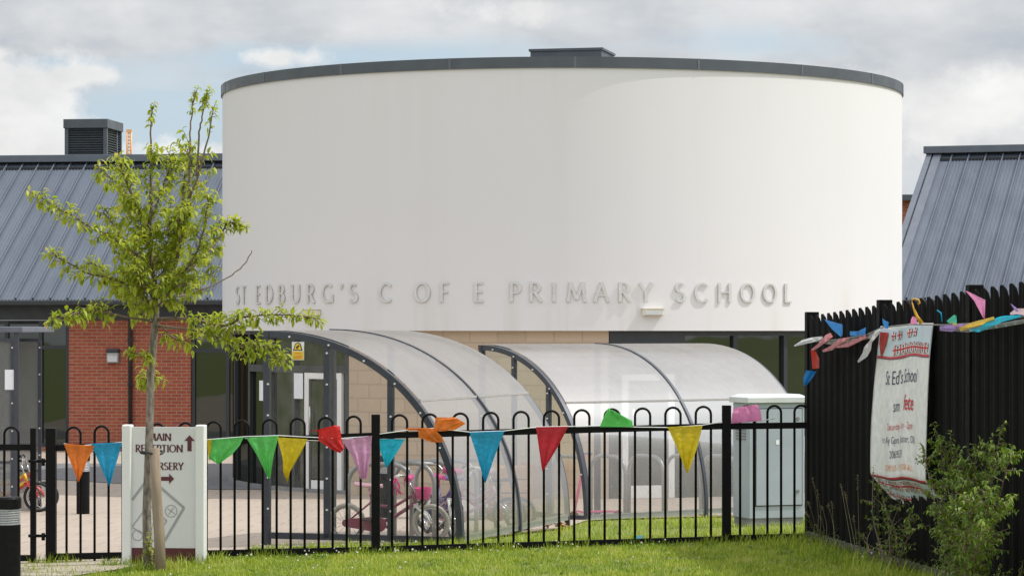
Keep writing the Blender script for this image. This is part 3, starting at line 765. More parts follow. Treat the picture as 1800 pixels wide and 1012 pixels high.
# ================================================================== bike shelters
NEXP = 2.15
def shelter(name, label, B, ang, Wd, H, L, bays, z0, legs=.2):
    B = Vector((B[0], B[1], 0)); u = Vector((sin(ang), cos(ang), 0)); v = Vector((-cos(ang), sin(ang), 0))
    sh = thing(name, label, 'bike shelter', 'curved bike shelters in front of the hall')
    def S(s, w, h): return B + u * s + v * (Wd - w) + Vector((0, 0, z0 + h))
    def prof(t, off=0.0):
        w = (Wd + off) * max(0, sin(t)) ** (2 / NEXP); h = (H + off) * max(0, cos(t)) ** (2 / NEXP)
        return w, h
    ts = [i / 40 * pi / 2 for i in range(41)]
    def arch(s, wd, dp, name_):
        mb = MB(); rows = []; ex = .022 if name_ == 'arch' else .0
        for t in ts:
            w, h = prof(t, ex); w2, h2 = prof(t, -dp)
            rows.append([S(s - wd / 2, w, h), S(s + wd / 2, w, h), S(s + wd / 2, w2, h2), S(s - wd / 2, w2, h2), S(s - wd / 2, w, h)])
        mb.grid(rows, False)
        for e in (0, -1):
            q = rows[e][:4]; mb.add(q, [(0, 1, 2, 3)])
        if legs: mb.bar(S(s, Wd - dp / 2, .01), S(s, Wd - dp / 2, -legs), dp, wd, up=u)
        return mb.build(name_, M['shelterframe'], sh)
    arch(0, .06, .062, 'end_arch')
    for k in range(1, bays): arch(L * k / bays, .04, .05, 'arch')
    arch(L, .04, .05, 'end_arch')
    # posts along the back
    for k in range(bays + 1):
        s = L * k / bays; mb = MB(); mb.bar(S(s, .03, -legs), S(s, .03, H - .05), .06, .06, up=u); mb.build('post', M['shelterframe'], sh)
    mb = MB(); mb.bar(S(-.04, .03, H - .03), S(L + .04, .03, H - .03), .06, .06); mb.build('top_rail', M['shelterframe'], sh)
    # roof sheets
    tseam = 0.0
    for t in ts:
        if prof(t)[1] / H > .66: tseam = t
    for k in range(bays):
        s0, s1 = L * k / bays + .028, L * (k + 1) / bays - .028
        up_ = [lerp(0, tseam, i / 16) for i in range(17)]; lo_ = [lerp(tseam + .004, pi / 2 * .985, i / 16) for i in range(17)]
        for nm, tl, m, o in (('roof_sheet', up_, M['sheet'], .012), ('front_sheet', lo_, M['sheetlow'], .006)):
            mb = MB(); mb.grid([[S(lerp(s0, s1, j / 4), *prof(t, o)) for j in range(5)] for t in tl], True); mb.build(nm, m, sh)
        w, h = prof(tseam, .012); mb = MB(); mb.bar(S(s0, w, h), S(s1, w, h), .012, .022); mb.build('sheet_joint', M['joint'], sh)
    mb = MB(); mb.bar(S(.03, Wd - .03, .05), S(L - .03, Wd - .03, .05), .05, .06); mb.build('front_rail', M['galv'], sh)
    # end panel with mullions
    mb = MB(); pts = [S(0.0, *prof(t, -.05)) for t in ts] + [S(0, Wd - .05, .06), S(0, .05, .06)]
    mb.add(pts, [tuple(range(len(pts)))]); mb.build('end_panel', M['sheetclear'], sh)
    def hw(w): 
        lo, hi = 0, pi / 2
        for _ in range(40):
            mid = (lo + hi) / 2
            if prof(mid)[0] < w: lo = mid
            else: hi = mid
        return prof(lo)[1]
    for fr_ in (.32, .64):
        w = Wd * fr_; mb = MB(); mb.bar(S(0, w, .03), S(0, w, hw(w) - .05), .055, .05, up=u); mb.build('mullion', M['shelterframe'], sh)
    mb = MB(); mb.bar(S(0, .06, .04), S(0, Wd - .06, .04), .05, .06); mb.build('base_rail', M['shelterframe'], sh)
    mb = MB()
    for t in [.12 + .2 * i for i in range(7)]:
        w, h = prof(t, -.04); p = S(-.034, w, h); mb.box(p, (.016, .016, .016), rz=-ang)
    for fr_ in (.02, .32, .64):
        for i in range(6):
            h = .3 + i * .3
            if h < hw(Wd * fr_ + .01) - .1: mb.box(S(-.034, Wd * fr_ + .012, h), (.016, .016, .016), rz=-ang)
    mb.build('bolts', M['white'], sh)
    return sh, S
sh1, S1 = shelter('bike_shelter', 'curved bike shelter with pink bike inside and a yellow notice on its end', (-.455, 26.3), radians(18.8), 2.05, 2.01, 3.3, 2, -.02)
sh2, S2 = shelter('bike_shelter', 'curved bike shelter beside the grey cabinet, its long side facing the railing', (.906, 32.8), radians(52), 2.1, 2.07, 3.7, 2, -.255, .1)
# yellow notice on shelter end
ys = S1(-.05, .375, 1.82)
wsn = thing('warning_sign', 'small yellow and white security camera warning notice on the bike shelter end', 'sign', loc=ys, rz=-radians(18.8))
MB().box((0, 0, 0), (.125, .006, .175)).build('plate', M['white'], wsn)
MB().box((0, -.005, -.042), (.115, .004, .078)).build('lower_panel', M['yellow'], wsn)
mb = MB(); mb.add([(-.05, -.005, .004), (.05, -.005, .004), (.028, -.005, .07), (0, -.005, .084), (-.028, -.005, .07)], [(0, 1, 2, 3, 4)]); tri = mb.build('camera_symbol', M['ink'], wsn)
mb = MB(); mb.add([(-.038, -.007, .012), (.038, -.007, .012), (.022, -.007, .062), (0, -.007, .076), (-.022, -.007, .062)], [(0, 1, 2, 3, 4)]); mb.build('symbol_field', M['yellow'], tri)
mb = MB(); mb.box((0, -.0085, .042), (.036, .002, .014), Matrix.Rotation(radians(-35), 3, 'Y')); mb.box((-.006, -.0085, .025), (.018, .002, .008)); mb.build('camera_icon', M['ink'], tri)
mb = MB()
for z, w in ((-.022, .07), (-.05, .09), (-.066, .085)): mb.box((0, -.008, z), (w, .002, .009))
mb.build('notice_lines', M['orangeink'], wsn)

# cycle stands
def stand_mesh():
    mb = MB(); w, h, r = .33, .76, .2
    pts = [(-w, 0, -.1), (-w, 0, h - r)] + [(-w + r - r * cos(a), 0, h - r + r * sin(a)) for a in [pi / 2 * i / 7 for i in range(1, 8)]]
    pts += [(w - r + r * sin(a), 0, h - r + r * cos(a)) for a in [pi / 2 * i / 7 for i in range(0, 8)]] + [(w, 0, -.1)]
    return mb.tube(pts, .024, 10)
st0 = stand_mesh().build('cycle_stand', M['galv'])
stp = [(S1(.38 + .62 * k, 1.05, 0), -18.8, lab) for k, lab in enumerate(('steel hoop cycle stand beside the pink bike, nearest the railing', 'steel hoop cycle stand second behind the pink bike', 'steel hoop cycle stand by the bike with white cables', 'steel hoop cycle stand behind the milky front sheet', 'steel hoop cycle stand at the far end of the taller shelter'))]
stp += [(S2(.55 + .62 * k, 1.05, 0), -52, lab) for k, lab in enumerate(('steel hoop cycle stand beside the pink scooter', 'hazy steel hoop cycle stand second from the pink scooter', 'hazy steel hoop cycle stand in front of the pale door', 'hazy steel hoop cycle stand behind the yellow pennant', 'hazy steel hoop cycle stand nearest the grey cabinet'))]
for i, (p, rz, lab) in enumerate(stp):
    o = st0 if i == 0 else st0.copy()
    if i: COL.objects.link(o)
    o.location = (p.x, p.y, gz(p.x, p.y)); o.rotation_euler = (0, 0, radians(rz))
    tag(o, lab, 'bike stand', 'hoop cycle stands in the bike shelters')

# bikes
def bike(label, loc, rz, r=.18, frame='magenta', tyre='greyrubber', fork='white', saddle='palepink', pad='hotpink', basket=True, group='children\'s bikes parked in the shelters', lean=0.08):
    b = thing('bicycle', label, 'bicycle', group, loc=(loc[0], loc[1], gz(loc[0], loc[1]) + .017), rz=rz)
    b.rotation_euler = (lean, 0, rz)
    k = r / .18
    wb = .40 * k
    def V3(x, z, y=0): return Vector((x * k, y, z * k))
    for x in (-wb, wb):
        ty = MB(); ty.tube([(x + (r - .018) * cos(a), 0, r + (r - .018) * sin(a)) for a in [2 * pi * i / 28 for i in range(28)]], .019, 8, closed=True)
        wh = ty.build('wheel', M[tyre], b)
        rm = MB(); rm.tube([(x + (r - .042) * cos(a), 0, r + (r - .042) * sin(a)) for a in [2 * pi * i / 28 for i in range(28)]], .009, 6, closed=True); rm.build('rim', M['chrome'], wh)
        spk = MB()
        for i in range(14):
            a = 2 * pi * i / 14; spk.tube([(x + .02 * cos(a + .7), .012 * (-1) ** i, r + .02 * sin(a + .7)), (x + (r - .045) * cos(a), 0, r + (r - .045) * sin(a))], .0018, 4)
        spk.tube([(x, -.04, r), (x, .04, r)], .016, 10); spk.build('spokes', M['chrome'], wh)
    fm = MB()
    seat_t, bb, head_t, head_b = V3(-.17, .44), V3(-.10, .17), V3(.235, .46), V3(.26, .37)
    fm.tube([seat_t, bb], .014 * k, 8); fm.tube([head_b, lerp(head_b, bb, .55) + Vector((0, 0, -.02)), bb], .018 * k, 8)
    fm.tube([head_t - Vector((0, 0, .02)), V3(.05, .33), V3(-.145, .34)], .014 * k, 8)
    fm.tube([head_t, head_b], .02 * k, 8)
    for y in (-.045, .045):
        fm.tube([bb + Vector((0, y * .4, 0)), (-wb, y, r)], .009 * k, 6); fm.tube([V3(-.155, .38) + Vector((0, y * .4, 0)), (-wb, y, r)], .009 * k, 6)
    fm.build('frame', M[frame], b)
    fk = MB()
    for y in (-.04, .04): fk.tube([head_b + Vector((0, y * .8, -.03)), (wb - .03 * k, y, r + .07), (wb, y, r)], .013 * k, 8)
    fk.bar(head_b + Vector((0, -.045, -.025)), head_b + Vector((0, .045, -.025)), .03, .03); fk.build('fork', M[fork], b)
    hb = MB(); ht = V3(.20, .56)
    hb.tube([head_t, V3(.215, .52), ht], .013, 8)
    hb.tube([ht + Vector((-.06, -.25, .09)), ht + Vector((-.01, -.15, .09)), ht + Vector((0, -.06, 0)), ht + Vector((0, .06, 0)), ht + Vector((-.01, .15, .09)), ht + Vector((-.06, .25, .09))], .011, 8)
    h = hb.build('handlebar', M['chrome'], b)
    for y in (-1, 1):
        g = MB(); g.tube([ht + Vector((-.055, .19 * y, .09)), ht + Vector((-.07, .30 * y, .09))], .018, 8); g.build('grip', M['white'] if pad else M['rubber'], h)
    if pad:
        g = MB(); g.tube([ht + Vector((.0, -.10, .04)), ht + Vector((0, .10, .04))], .03, 8)
        g.build('handlebar_pad', M[pad], h)
    if basket:
        bk = MB(); c = V3(.33, .48)
        bk.lathe((c.x, 0, c.z - .08), [(.055, 0), (.075, .05), (.085, .11), (.078, .11), (.05, .012)], 14); bk.build('basket', M[pad], b)
        st = MB(); random.seed(4)
        for y in (-.3, .3):
            for i in range(7):
                p = ht + Vector((-.07, y, .09)); st.tube([p, p + Vector((random.uniform(-.05, .05), random.uniform(-.03, .03), -.08)), p + Vector((random.uniform(-.08, .08), random.uniform(-.05, .05), -.17))], .004, 4)
        st.build('streamers', M['hotpink'], h)
    sd_ = MB(); p = V3(-.185, .50)
    sd_.tube([seat_t, p], .012, 8)
    rows = []
    for i in range(9):
        x = lerp(-.13, .13, i / 8) * k; wv = .075 * (1 - (i / 8) ** 1.3 * .72) * k * (0.55 if i == 0 else 1)
        rows.append([p + Vector((x, wv * cos(a), .018 + .026 * sin(a) * (1 if a < pi else .5) + .02 * (1 - i / 8) ** 2)) for a in [2 * pi * j / 12 for j in range(13)]])
    sd_.grid(rows, True); sd_.add(rows[0][:12], [tuple(range(12))]); sd_.add(rows[8][:12], [tuple(reversed(range(12)))])
    sd_.build('saddle', M[saddle], b)
    cg = MB(); rows = []
    for yy in (-.05, -.062):
        rows.append([(bb.x + .09 * k * cos(a), yy, bb.z + .075 * k * sin(a)) for a in [lerp(-pi / 2, pi / 2, i / 10) for i in range(11)]] + [(-wb + .035 * k * cos(a), yy, r + .035 * k * sin(a)) for a in [lerp(pi / 2, 3 * pi / 2, i / 8) for i in range(9)]])
    m_ = len(rows[0]); cg.add(rows[0] + rows[1], [tuple(range(m_)), tuple(reversed(range(m_, 2 * m_)))] + [(i, m_ + i, m_ + (i + 1) % m_, (i + 1) % m_) for i in range(m_)]); cg.build('chain_guard', M[frame], b)
    ck = MB(); ck.tube([bb + Vector((0, -.075, 0)), bb + Vector((0, .075, 0))], .012, 8)
    for s_ in (-1, 1):
        e = bb + Vector((.09 * k * s_, .075 * s_, -.05 * k * s_)); ck.bar(bb + Vector((0, .075 * s_, 0)), e, .018, .01); ck.box(e + Vector((0, .035 * s_, 0)), (.07, .06, .018))
    ck.build('crank', M['rubber'], b)
    return b
bike('magenta child\'s bike with grey tyres, white fork and pink basket behind the railing', (-1.18, 26.78), radians(-9), .185)
bike('bike with white cables and pink bars facing out between two cycle stands', (-.72, 27.7), radians(-72), .2, 'purple', 'rubber', 'white', 'hotpink', 'hotpink', False, lean=-.1)
bike('pale pink bike blurred behind the milky shelter sheet', (-.42, 28.45), radians(-18), .19, 'palepink', 'rubber', 'chrome', 'purple', 'palepink', False)
bike('dark red bike farthest inside the shelter behind the milky sheet', (-.30, 29.15), radians(161), .18, 'redpaint', 'rubber', 'chrome', 'rubber', None, False)
sc = thing('scooter', 'pink child\'s scooter with purple grips seen through the shelter sheet', 'scooter', loc=(1.02, 33.35, gz(1.02, 33.35)), rz=radians(200))
mb = MB(); mb.box((0, 0, .1), (.42, .11, .02)); mb.build('deck', M['hotpink'], sc, .006)
for x in (-.27, .30):
    mb = MB(); mb.tube([(x, -.014, .055), (x, .014, .055)], .055, 18); mb.build('wheel', M['rubber'], sc)
mb = MB(); mb.tube([(.30, 0, .09), (.22, 0, .45), (.165, 0, .80)], .019, 8); mb.bar((-.28, 0, .09), (-.2, 0, .1), .05, .015); mb.bar((.2, 0, .1), (.30, 0, .12), .05, .02); mb.build('stem', M['hotpink'], sc)
hbx = MB().tube([(.165, -.2, .80), (.165, .2, .80)], .011, 8).build('handlebar', M['chrome'], sc)
for y in (-1, 1): MB().tube([(.165, .1 * y, .80), (.165, .22 * y, .80)], .018, 8).build('grip', M['purple'], hbx)
# planter glimpsed behind the first shelter
pp = P(897, 880, 33.5); plt = thing('planter', 'orange timber planter box glimpsed through the milky shelter front', 'planter', loc=(pp.x, 33.5, gz(pp.x, 33.5)), rz=.2)
for z in (.1, .26, .42, .58):
    MB().box((0, 0, z), (.42, .42, .145)).build('board', M['planter'], plt, .008)
for x in (-.2, .2):
    for y in (-.2, .2): MB().box((x, y, .34), (.06, .06, .68)).build('post', M['planter'], plt)
# pale door panels behind second shelter? (seen through the sheet)
# ------------------------------------------------------------------ smoked glass shelter at the left edge
gs = thing('glass_shelter', 'flat roofed clear panel shelter with dark posts at the left edge', 'bike shelter')
def vbar(mb, px, y0, y1, Y, w, d):
    a_, b_ = P(px, y0, Y), P(px, y1, Y); mb.box(((a_ + b_) / 2), (w, d, abs(a_.z - b_.z)))
G_Y = 36.2
mb = MB(); vbar(mb, 29, 583, 900, G_Y, .06, .06); mb.build('post', M['shelterframe'], gs)
a_ = P(-160, 579, G_Y); b_ = P(41, 579, G_Y)
mb = MB(); mb.box(((a_.x + b_.x) / 2, G_Y + 1.2, a_.z), (b_.x - a_.x, 2.5, .075)); mb.build('roof', M['rooftrim'], gs, .01)
Yb2 = 37.4
for (x0, x1, nm) in ((33, 73, 'side_panel'), (-120, 25, 'front_panel')):
    Yp = Yb2 if nm == 'side_panel' else G_Y + .02
    q0, q1 = P(x0, 600, Yp), P(x1, 905 if nm == 'side_panel' else 893, Yp)
    mb = MB(); mb.box(((q0.x + q1.x) / 2, Yp, (q0.z + q1.z) / 2), (q1.x - q0.x, .008, q0.z - q1.z)); pn = mb.build(nm, M['sheetgrey'], gs)
    fmb = MB()
    fmb.box((q1.x - .022, Yp - .012, (q0.z + q1.z) / 2), (.045, .03, q0.z - q1.z))
    fmb.box(((q0.x + q1.x) / 2 - .023, Yp - .012, q0.z + .02), (q1.x - q0.x, .03, .04)); fmb.box(((q0.x + q1.x) / 2 - .023, Yp - .012, q1.z + .6), (q1.x - q0.x, .025, .03))
    fmb.build('panel_frame', M['shelterframe'], pn)
    bl = MB()
    for i in range(6): bl.box((q1.x - .022, Yp - .03, q0.z - .08 - i * .36), (.018, .01, .018))
    bl.build('bolts', M['white'], pn)
q = P(71, 903, Yb2); MB().box((q.x, Yb2, gz(q.x, Yb2) + .03), (.3, .2, .05)).build('base_plate', M['galv'], gs)
q0 = P(17, 667, G_Y - .01); mb = MB(); mb.box((q0.x, G_Y - .012, q0.z), (.125, .006, .26)); tag(mb.build('poster', M['paper']), 'white paper notice stuck on the clear panel shelter at left', 'poster')
bike('yellow bike with red front wheel inside the clear panel shelter', (P(15, 870, 36.8).x - .05, 36.85), radians(-4), .2, 'yellowpaint', 'rubber', 'redpaint', 'rubber', None, False)
bike('dark red bike behind the yellow bike in the clear panel shelter', (P(30, 870, 37.1).x - .1, 37.15), radians(6), .2, 'redpaint', 'rubber', 'redpaint', 'rubber', None, False)

# ================================================================== bollards
def bollard(label, X, Y, r, h, band0, band1):
    b = thing('bollard', label, 'bollard', 'black bollards with silver bands', loc=(X, Y, gz(X, Y)))
    MB().lathe((0, 0, -.05), [(r, 0), (r, band0 + .05)], 24).build('post', M['black'], b)
    pr = []
    k = 7
    for i in range(k):
        z = lerp(band0, band1, i / k); d = (band1 - band0) / k
        pr += [(r * .93, z + .0005), (r * 1.0, z + d * .3), (r * 1.0, z + d * .7), (r * .93, z + d)]
    MB().lathe((0, 0, 0), pr, 24).build('reflective_band', M['galv'], b)
    MB().lathe((0, 0, band1 + .001), [(r, 0), (r * 1.06, .005), (r * 1.06, h - band1 - .015), (r * .98, h - band1)], 24).build('cap', M['black'], b)
    return b
q = P(13, 1012, 22.9); bollard('black bollard with ribbed silver band in the near left corner', q.x, 22.9, .108, CAMZ - (873 - HOR) * 22.9 / F - gz(q.x, 22.9), CAMZ - (922 - HOR) * 22.9 / F - gz(q.x, 22.9), CAMZ - (893 - HOR) * 22.9 / F - gz(q.x, 22.9))
for px, lab in ((146, 'black bollard behind the orange pennant, on the paving'), (679, 'black bollard with pale band seen behind the magenta bike')):
    Yb = 36.0 if px == 146 else 34.5
    q = P(px, 900, Yb); bollard(lab, q.x, Yb, .085, .78, .56, .70)

# ================================================================== hoop top railing
FY = 25.0
fence = thing('hoop_railing', 'black hoop top metal railing running across in front of the bike shelters', 'fence')
def fpt(px, y, Y=FY): return P(px, y, Y)
def post(px, ytop, w, parent, name='post', Y=FY):
    a_ = P(px, ytop, Y); g = gz(a_.x, Y) - .1
    mb = MB(); mb.box((a_.x, Y, (a_.z + g) / 2), (w, w, a_.z - g)); o = mb.build(name, M['black'], parent, .004)
    return o
def hoop(px0, px1, yr, yb, parent):
    p0, p1 = P(px0, yr, FY), P(px1, yr, FY); r = (p1.x - p0.x) / 2
    zb0, zb1 = P(px0, yb[0], FY).z - .05, P(px1, yb[1], FY).z - .05
    zs = (p0.z + p1.z) / 2 + .178 - r
    pts = [(p0.x, FY, zb0), (p0.x, FY, p0.z), (p0.x, FY, zs)] + [(p0.x + r - r * cos(a), FY, zs + r * sin(a)) for a in [pi * i / 12 for i in range(1, 12)]] + [(p1.x, FY, zs), (p1.x, FY, p1.z), (p1.x, FY, zb1)]
    return MB().tube(pts, .0112, 8).build('hoop_bar', M['black'], parent)
def rail(px0, y0, px1, y1, parent, name):
    a_, b_ = P(px0, y0, FY), P(px1, y1, FY); mb = MB(); mb.bar(a_, b_, .026, .056)
    return mb.build(name, M['black'], parent, .003)
def bay(xa, xb, bars, top, bot, parent):
    """top/bot: two (px, y) each, line of the rail"""
    def ln(l, x): return l[0][1] + (l[1][1] - l[0][1]) * (x - l[0][0]) / (l[1][0] - l[0][0])
    rail(xa, ln(top, xa), xb, ln(top, xb), parent, 'top_rail'); rail(xa, ln(bot, xa), xb, ln(bot, xb), parent, 'bottom_rail')
    i = 0
    while i < len(bars) - 1:
        m_ = (bars[i] + bars[i + 1]) / 2
        hoop(bars[i], bars[i + 1], ln(top, m_), (ln(bot, bars[i]), ln(bot, bars[i + 1])), parent); i += 2
T1 = [(117, 786), (634, 766)]; B1_ = [(117, 977), (634, 966)]
T2 = [(689, 764.5), (1250, 749)]; B2_ = [(689, 964), (1250, 947.5)]
T3 = [(1301, 748.5), (1420, 747)]; B3_ = [(1301, 944.5), (1420, 942)]
post(90, 752, .088, fence); post(660.5, 728, .076, fence); post(1277, 712, .080, fence)
bay(98, 653, [117 + 24.62 * i for i in range(22)], T1, B1_, fence)
bay(668, 1269, [689 + 26.7 * i for i in range(22)], T2, B2_, fence)
bay(1285, 1424, [1301, 1325.3, 1349, 1373, 1396.5, 1419.5], T3, B3_, fence)
gate = thing('gate', 'black hoop top gate leaf beside the near left bollard', 'gate')
post(58.5, 752, .05, gate, 'gate_stile')
rail(-185, 786, 55, 785.5, gate, 'top_rail'); rail(-185, 980, 55, 980, gate, 'bottom_rail')
for x in (7.5, -42.5, -92.5, -142.5): hoop(x, x + 25, 785.5, (980, 980), gate)
for y in (810, 941):
    a_, b_ = P(60, y, FY - .02), P(88, y, FY - .02); mb = MB(); mb.bar(a_, b_, .02, .025); mb.tube([P(76, y - 5, FY - .03), P(76, y + 8, FY - .03)], .016, 8); mb.tube([P(50, y, FY - .04), P(66, y, FY - .04)], .014, 8); mb.build('hinge', M['black'], gate)

# ================================================================== bunting
def loft(Lp, Rp, Yf, amp=.012, m=10, n=12, ph=0.0, wl=2.3):
    """sheet between two edges given in photograph positions; rippled, real distance Yf(px)"""
    def at(pts, t):
        k = t * (len(pts) - 1); i = min(int(k), len(pts) - 2); f_ = k - i
        return (lerp(pts[i][0], pts[i + 1][0], f_), lerp(pts[i][1], pts[i + 1][1], f_))
    rows = []
    for i in range(n + 1):
        t = i / n; a_, b_ = at(Lp, t), at(Rp, t); row = []
        for j in range(m + 1):
            s = j / m; x, y = lerp(a_[0], b_[0], s), lerp(a_[1], b_[1], s)
            d = amp * (sin(wl * 2 * pi * s + ph + t * 1.3) * min(1, .25 + t) + .5 * sin(t * 5 + ph))
            row.append(P(x, y, Yf(x) - abs(amp) + d))
        rows.append(row)
    return MB().grid(rows, True)
bun = thing('bunting', 'string of bright plastic pennants tied along the black railing', 'bunting')
fy = lambda x: FY - .035
cord = [(112, 779), (137, 783), (165, 781), (215, 777), (366, 772), (430, 767), (490, 765), (545, 768), (600, 770), (655, 766), (662, 763), (714, 756), (762, 752), (826, 759), (886, 757), (945, 750), (1000, 749), (1055, 748), (1112, 750), (1175, 751), (1234, 747), (1270, 741), (1338, 739), (1362, 735)]
mb = MB(); mb.tube([P(x, y, FY - .032) for x, y in cord], .0042, 5); mb.tube([P(x, y, FY - .025) for x, y in [(137, 788), (180, 792), (215, 795)]], .003, 5); mb.tube([P(x, y, FY - .026) for x, y in [(430, 770), (560, 774), (660, 768)]], .003, 5)
mb.build('cord', M['white'], bun)
PN = [  # colour, left edge, right edge
 ('orange', [(112, 779), (122, 806), (137, 846)], [(166, 783), (152, 812), (139, 846)], .012, 0),
 ('blue', [(160, 779), (172, 808), (191, 853)], [(215, 777), (206, 808), (193, 853)], .010, 1),
 ('yellow', [(364, 772), (365, 790), (367, 808)], [(378, 772), (374, 785), (369, 808)], .004, 0),
 ('green', [(372, 772), (371, 790), (367, 805), (383, 815)], [(429, 767), (421, 783), (408, 798), (386, 814)], .014, 2),
 ('green', [(433, 769), (452, 800), (472, 841)], [(490, 765), (481, 800), (475, 841)], .016, 3),
 ('yellow', [(487, 768), (497, 805), (498, 830), (505, 847)], [(541, 771), (528, 797), (509, 830), (506, 847)], .016, 4),
 ('brightred', [(545, 759), (560, 756), (560, 774), (586, 791), (598, 796)], [(549, 757), (597, 745), (601, 772), (603, 781), (606, 786)], .016, 5),
 ('pink', [(601, 773), (620, 803), (634, 841)], [(654, 765), (651, 800), (645, 841)], .020, 1),
 ('cyan', [(667, 771), (668, 790), (678, 821)], [(712, 771), (699, 793), (680, 821)], .006, 2),
 ('orange', [(712, 755), (735, 756), (736, 769), (760, 777)], [(716, 752), (762, 752), (776, 766), (780, 777)], .012, 3),
 ('orange', [(762, 756), (766, 733), (800, 733)], [(775, 758), (800, 755), (819, 744)], .012, 0),
 ('blue', [(825, 759), (838, 800), (852, 847)], [(887, 757), (870, 800), (854, 847)], .010, 4),
 ('red', [(942, 750), (947, 785), (953, 827)], [(999, 749), (981, 784), (955, 827)], .012, 5),
 ('green', [(1054, 750), (1061, 733), (1069, 717)], [(1113, 750), (1111, 739), (1078, 721)], .016, 1),
 ('yellow', [(1173, 750), (1188, 782), (1207, 830)], [(1235, 747), (1227, 782), (1210, 830)], .012, 2),
 ('hot', [(1285, 744), (1287, 728), (1290, 717)], [(1339, 739), (1337, 722), (1330, 710)], .014, 3),
]
for c_, l, r_, am, ph in PN:
    o = loft(l, r_, fy, am, 12, 14, ph).build('pennant', FL[c_], bun); o['label'] = {'hot': 'pink', 'brightred': 'twisted red'}.get(c_, c_) + ' pennant'

# ================================================================== palisade fence on the right
PX0, PY0, SL = 2.679, 25.0, .138
pd = Vector((SL, -1, 0)).normalized(); po = Vector((-1, -SL, 0)).normalized()     # along (towards viewer) and outward
def PF(t, off, z): p = Vector((PX0, PY0, 0)) + pd * t + po * off; return Vector((p.x, p.y, z))
def Yfence(px):  return (PX0 + SL * PY0) / ((px - 900) / F + SL)
def ptop(t): return 2.128 + .034 * t
pal = thing('palisade_fence', 'tall black round topped palisade fence receding on the right', 'fence')
prz = atan2(pd.y, pd.x)
for t in (0.0, 2.42, 4.85, 7.27):
    g = .02; p = PF(t, -.01, 0); zt_ = ptop(t) + .035; mb = MB(); mb.box((p.x, p.y, (zt_ + g) / 2), (.10, .11, zt_ - g), rz=prz); mb.build('post', M['palblack'], pal, .006)
for b_ in range(3):
    ta_, tb_ = (0.0, 2.42, 4.85, 7.27)[b_:b_ + 2]
    for zz in (.42, 1.72):
        a1, b1 = PF(ta_ + .05, -.055, zz + .03 * ta_), PF(tb_ - .05, -.055, zz + .03 * tb_); mb = MB(); mb.bar(a1, b1, .04, .05); mb.build('rail', M['palblack'], pal)
    n_ = 11; step = (tb_ - ta_ - .10) / n_
    for i in range(n_):
        t = ta_ + .05 + step * (i + .5); hw_ = .098
        cols = []
        for j in range(9):
            s = lerp(-1, 1, j / 8); off = .016 + .030 * (1 - abs(s) ** 2.2) - (.014 if abs(s) < .2 else 0)
            zt_ = ptop(t) - .11 * (1 - sqrt(max(0, 1 - abs(s) ** 2.2))) - .004
            cols.append((t + s * hw_, off, zt_))
        zb_ = .17 + .0 * t
        f_ = [[PF(tt, o_, zb_) for tt, o_, z_ in cols], [PF(tt, o_, z_) for tt, o_, z_ in cols]]
        r_ = [[PF(tt, o_ - .006, z_) for tt, o_, z_ in cols], [PF(tt, o_ - .006, zb_) for tt, o_, z_ in cols]]
        mb = MB(); mb.grid(f_, True); mb.grid(r_, True)
        mb.grid([f_[1], r_[0]], False)
        mb.add([f_[0][0], f_[1][0], r_[0][0], r_[1][0]], [(0, 1, 2, 3)]); mb.add([f_[0][8], f_[1][8], r_[0][8], r_[1][8]], [(3, 2, 1, 0)])
        mb.build('pale', M['palblack'], pal)
    a1, b1 = PF(ta_ + .06, .03, .175), PF(tb_ - .06, .03, .175)
    mb = MB(); mb.bar(a1, b1, .045, .06); mb.bar(a1 + Vector((0, 0, -.075)), b1 + Vector((0, 0, -.075)), .035, .07); mb.build('gravel_board', mat('dark_board', (.085, .08, .07), (.055, .052, .045), rough=.9, scale=9, stretch=(.2, .2, 4)), pal)

# banner hanging on the palisade fence
ban = thing('banner', 'white fete banner with flag borders hanging on the black palisade fence', 'banner')
bt0, bt1 = (25 - Yfence(1563)) / .9906, (25 - Yfence(1656)) / .9906
BL = bt1 - bt0
def bsurf(u, v, d=0.0):
    """u 0..1 along the fence, v 0 top .. 1 lower text edge .. 1.22 flap end"""
    bul = .065 + .068 * sin(min(v, 1.02) * pi / 2) * (1 - .0 * u)
    wv = .0085 * sin(2 * pi * (3.3 * u + .15 * sin(3 * v)) + .8) * min(1, .35 + v)
    wv += .012 * sin(2 * pi * 1.3 * u + 2.1 * v)
    t = bt0 + BL * u
    z = lerp(2.025, 2.065, u) - 1.19 * v + .010 * sin(9 * u + 2)
    if v > 1.0:
        q = (v - 1.0) / .22
        t += BL * .17 * q * (1.0 - .3 * u); bul -= .15 * q * (.6 + .9 * u); z += .085 * q * (1 - u) ** 1.2 - .02 * q * u
        wv = wv * (1 - .85 * min(1, q)) + .005 * q * sin(7 * u)
    if v < .22: wv += .012 * (1 - v / .22) * sin(17 * u)
    return PF(t, bul + wv + d, z)
mb = MB(); mb.grid([[bsurf(j / 60, 1.22 * i / 60) for j in range(61)] for i in range(61)], True); bs = mb.build('cloth', cloth_mat('banner_cloth', (0.88, 0.87, 0.875), .12, .004), ban)
mat_navy = mat('banner_navy', (0.035, 0.035, 0.10), (0.045, 0.04, 0.11), rough=.6); mat_bred = mat('banner_red', (0.55, 0.025, 0.04), (0.5, 0.03, 0.045), rough=.6); mat_sky = mat('banner_pale_blue', (0.50, 0.60, 0.72), (0.58, 0.66, 0.75), rough=.6, scale=12); mat_bor = mat('banner_orange', (0.80, 0.30, 0.06), (0.75, 0.27, 0.05), rough=.6)
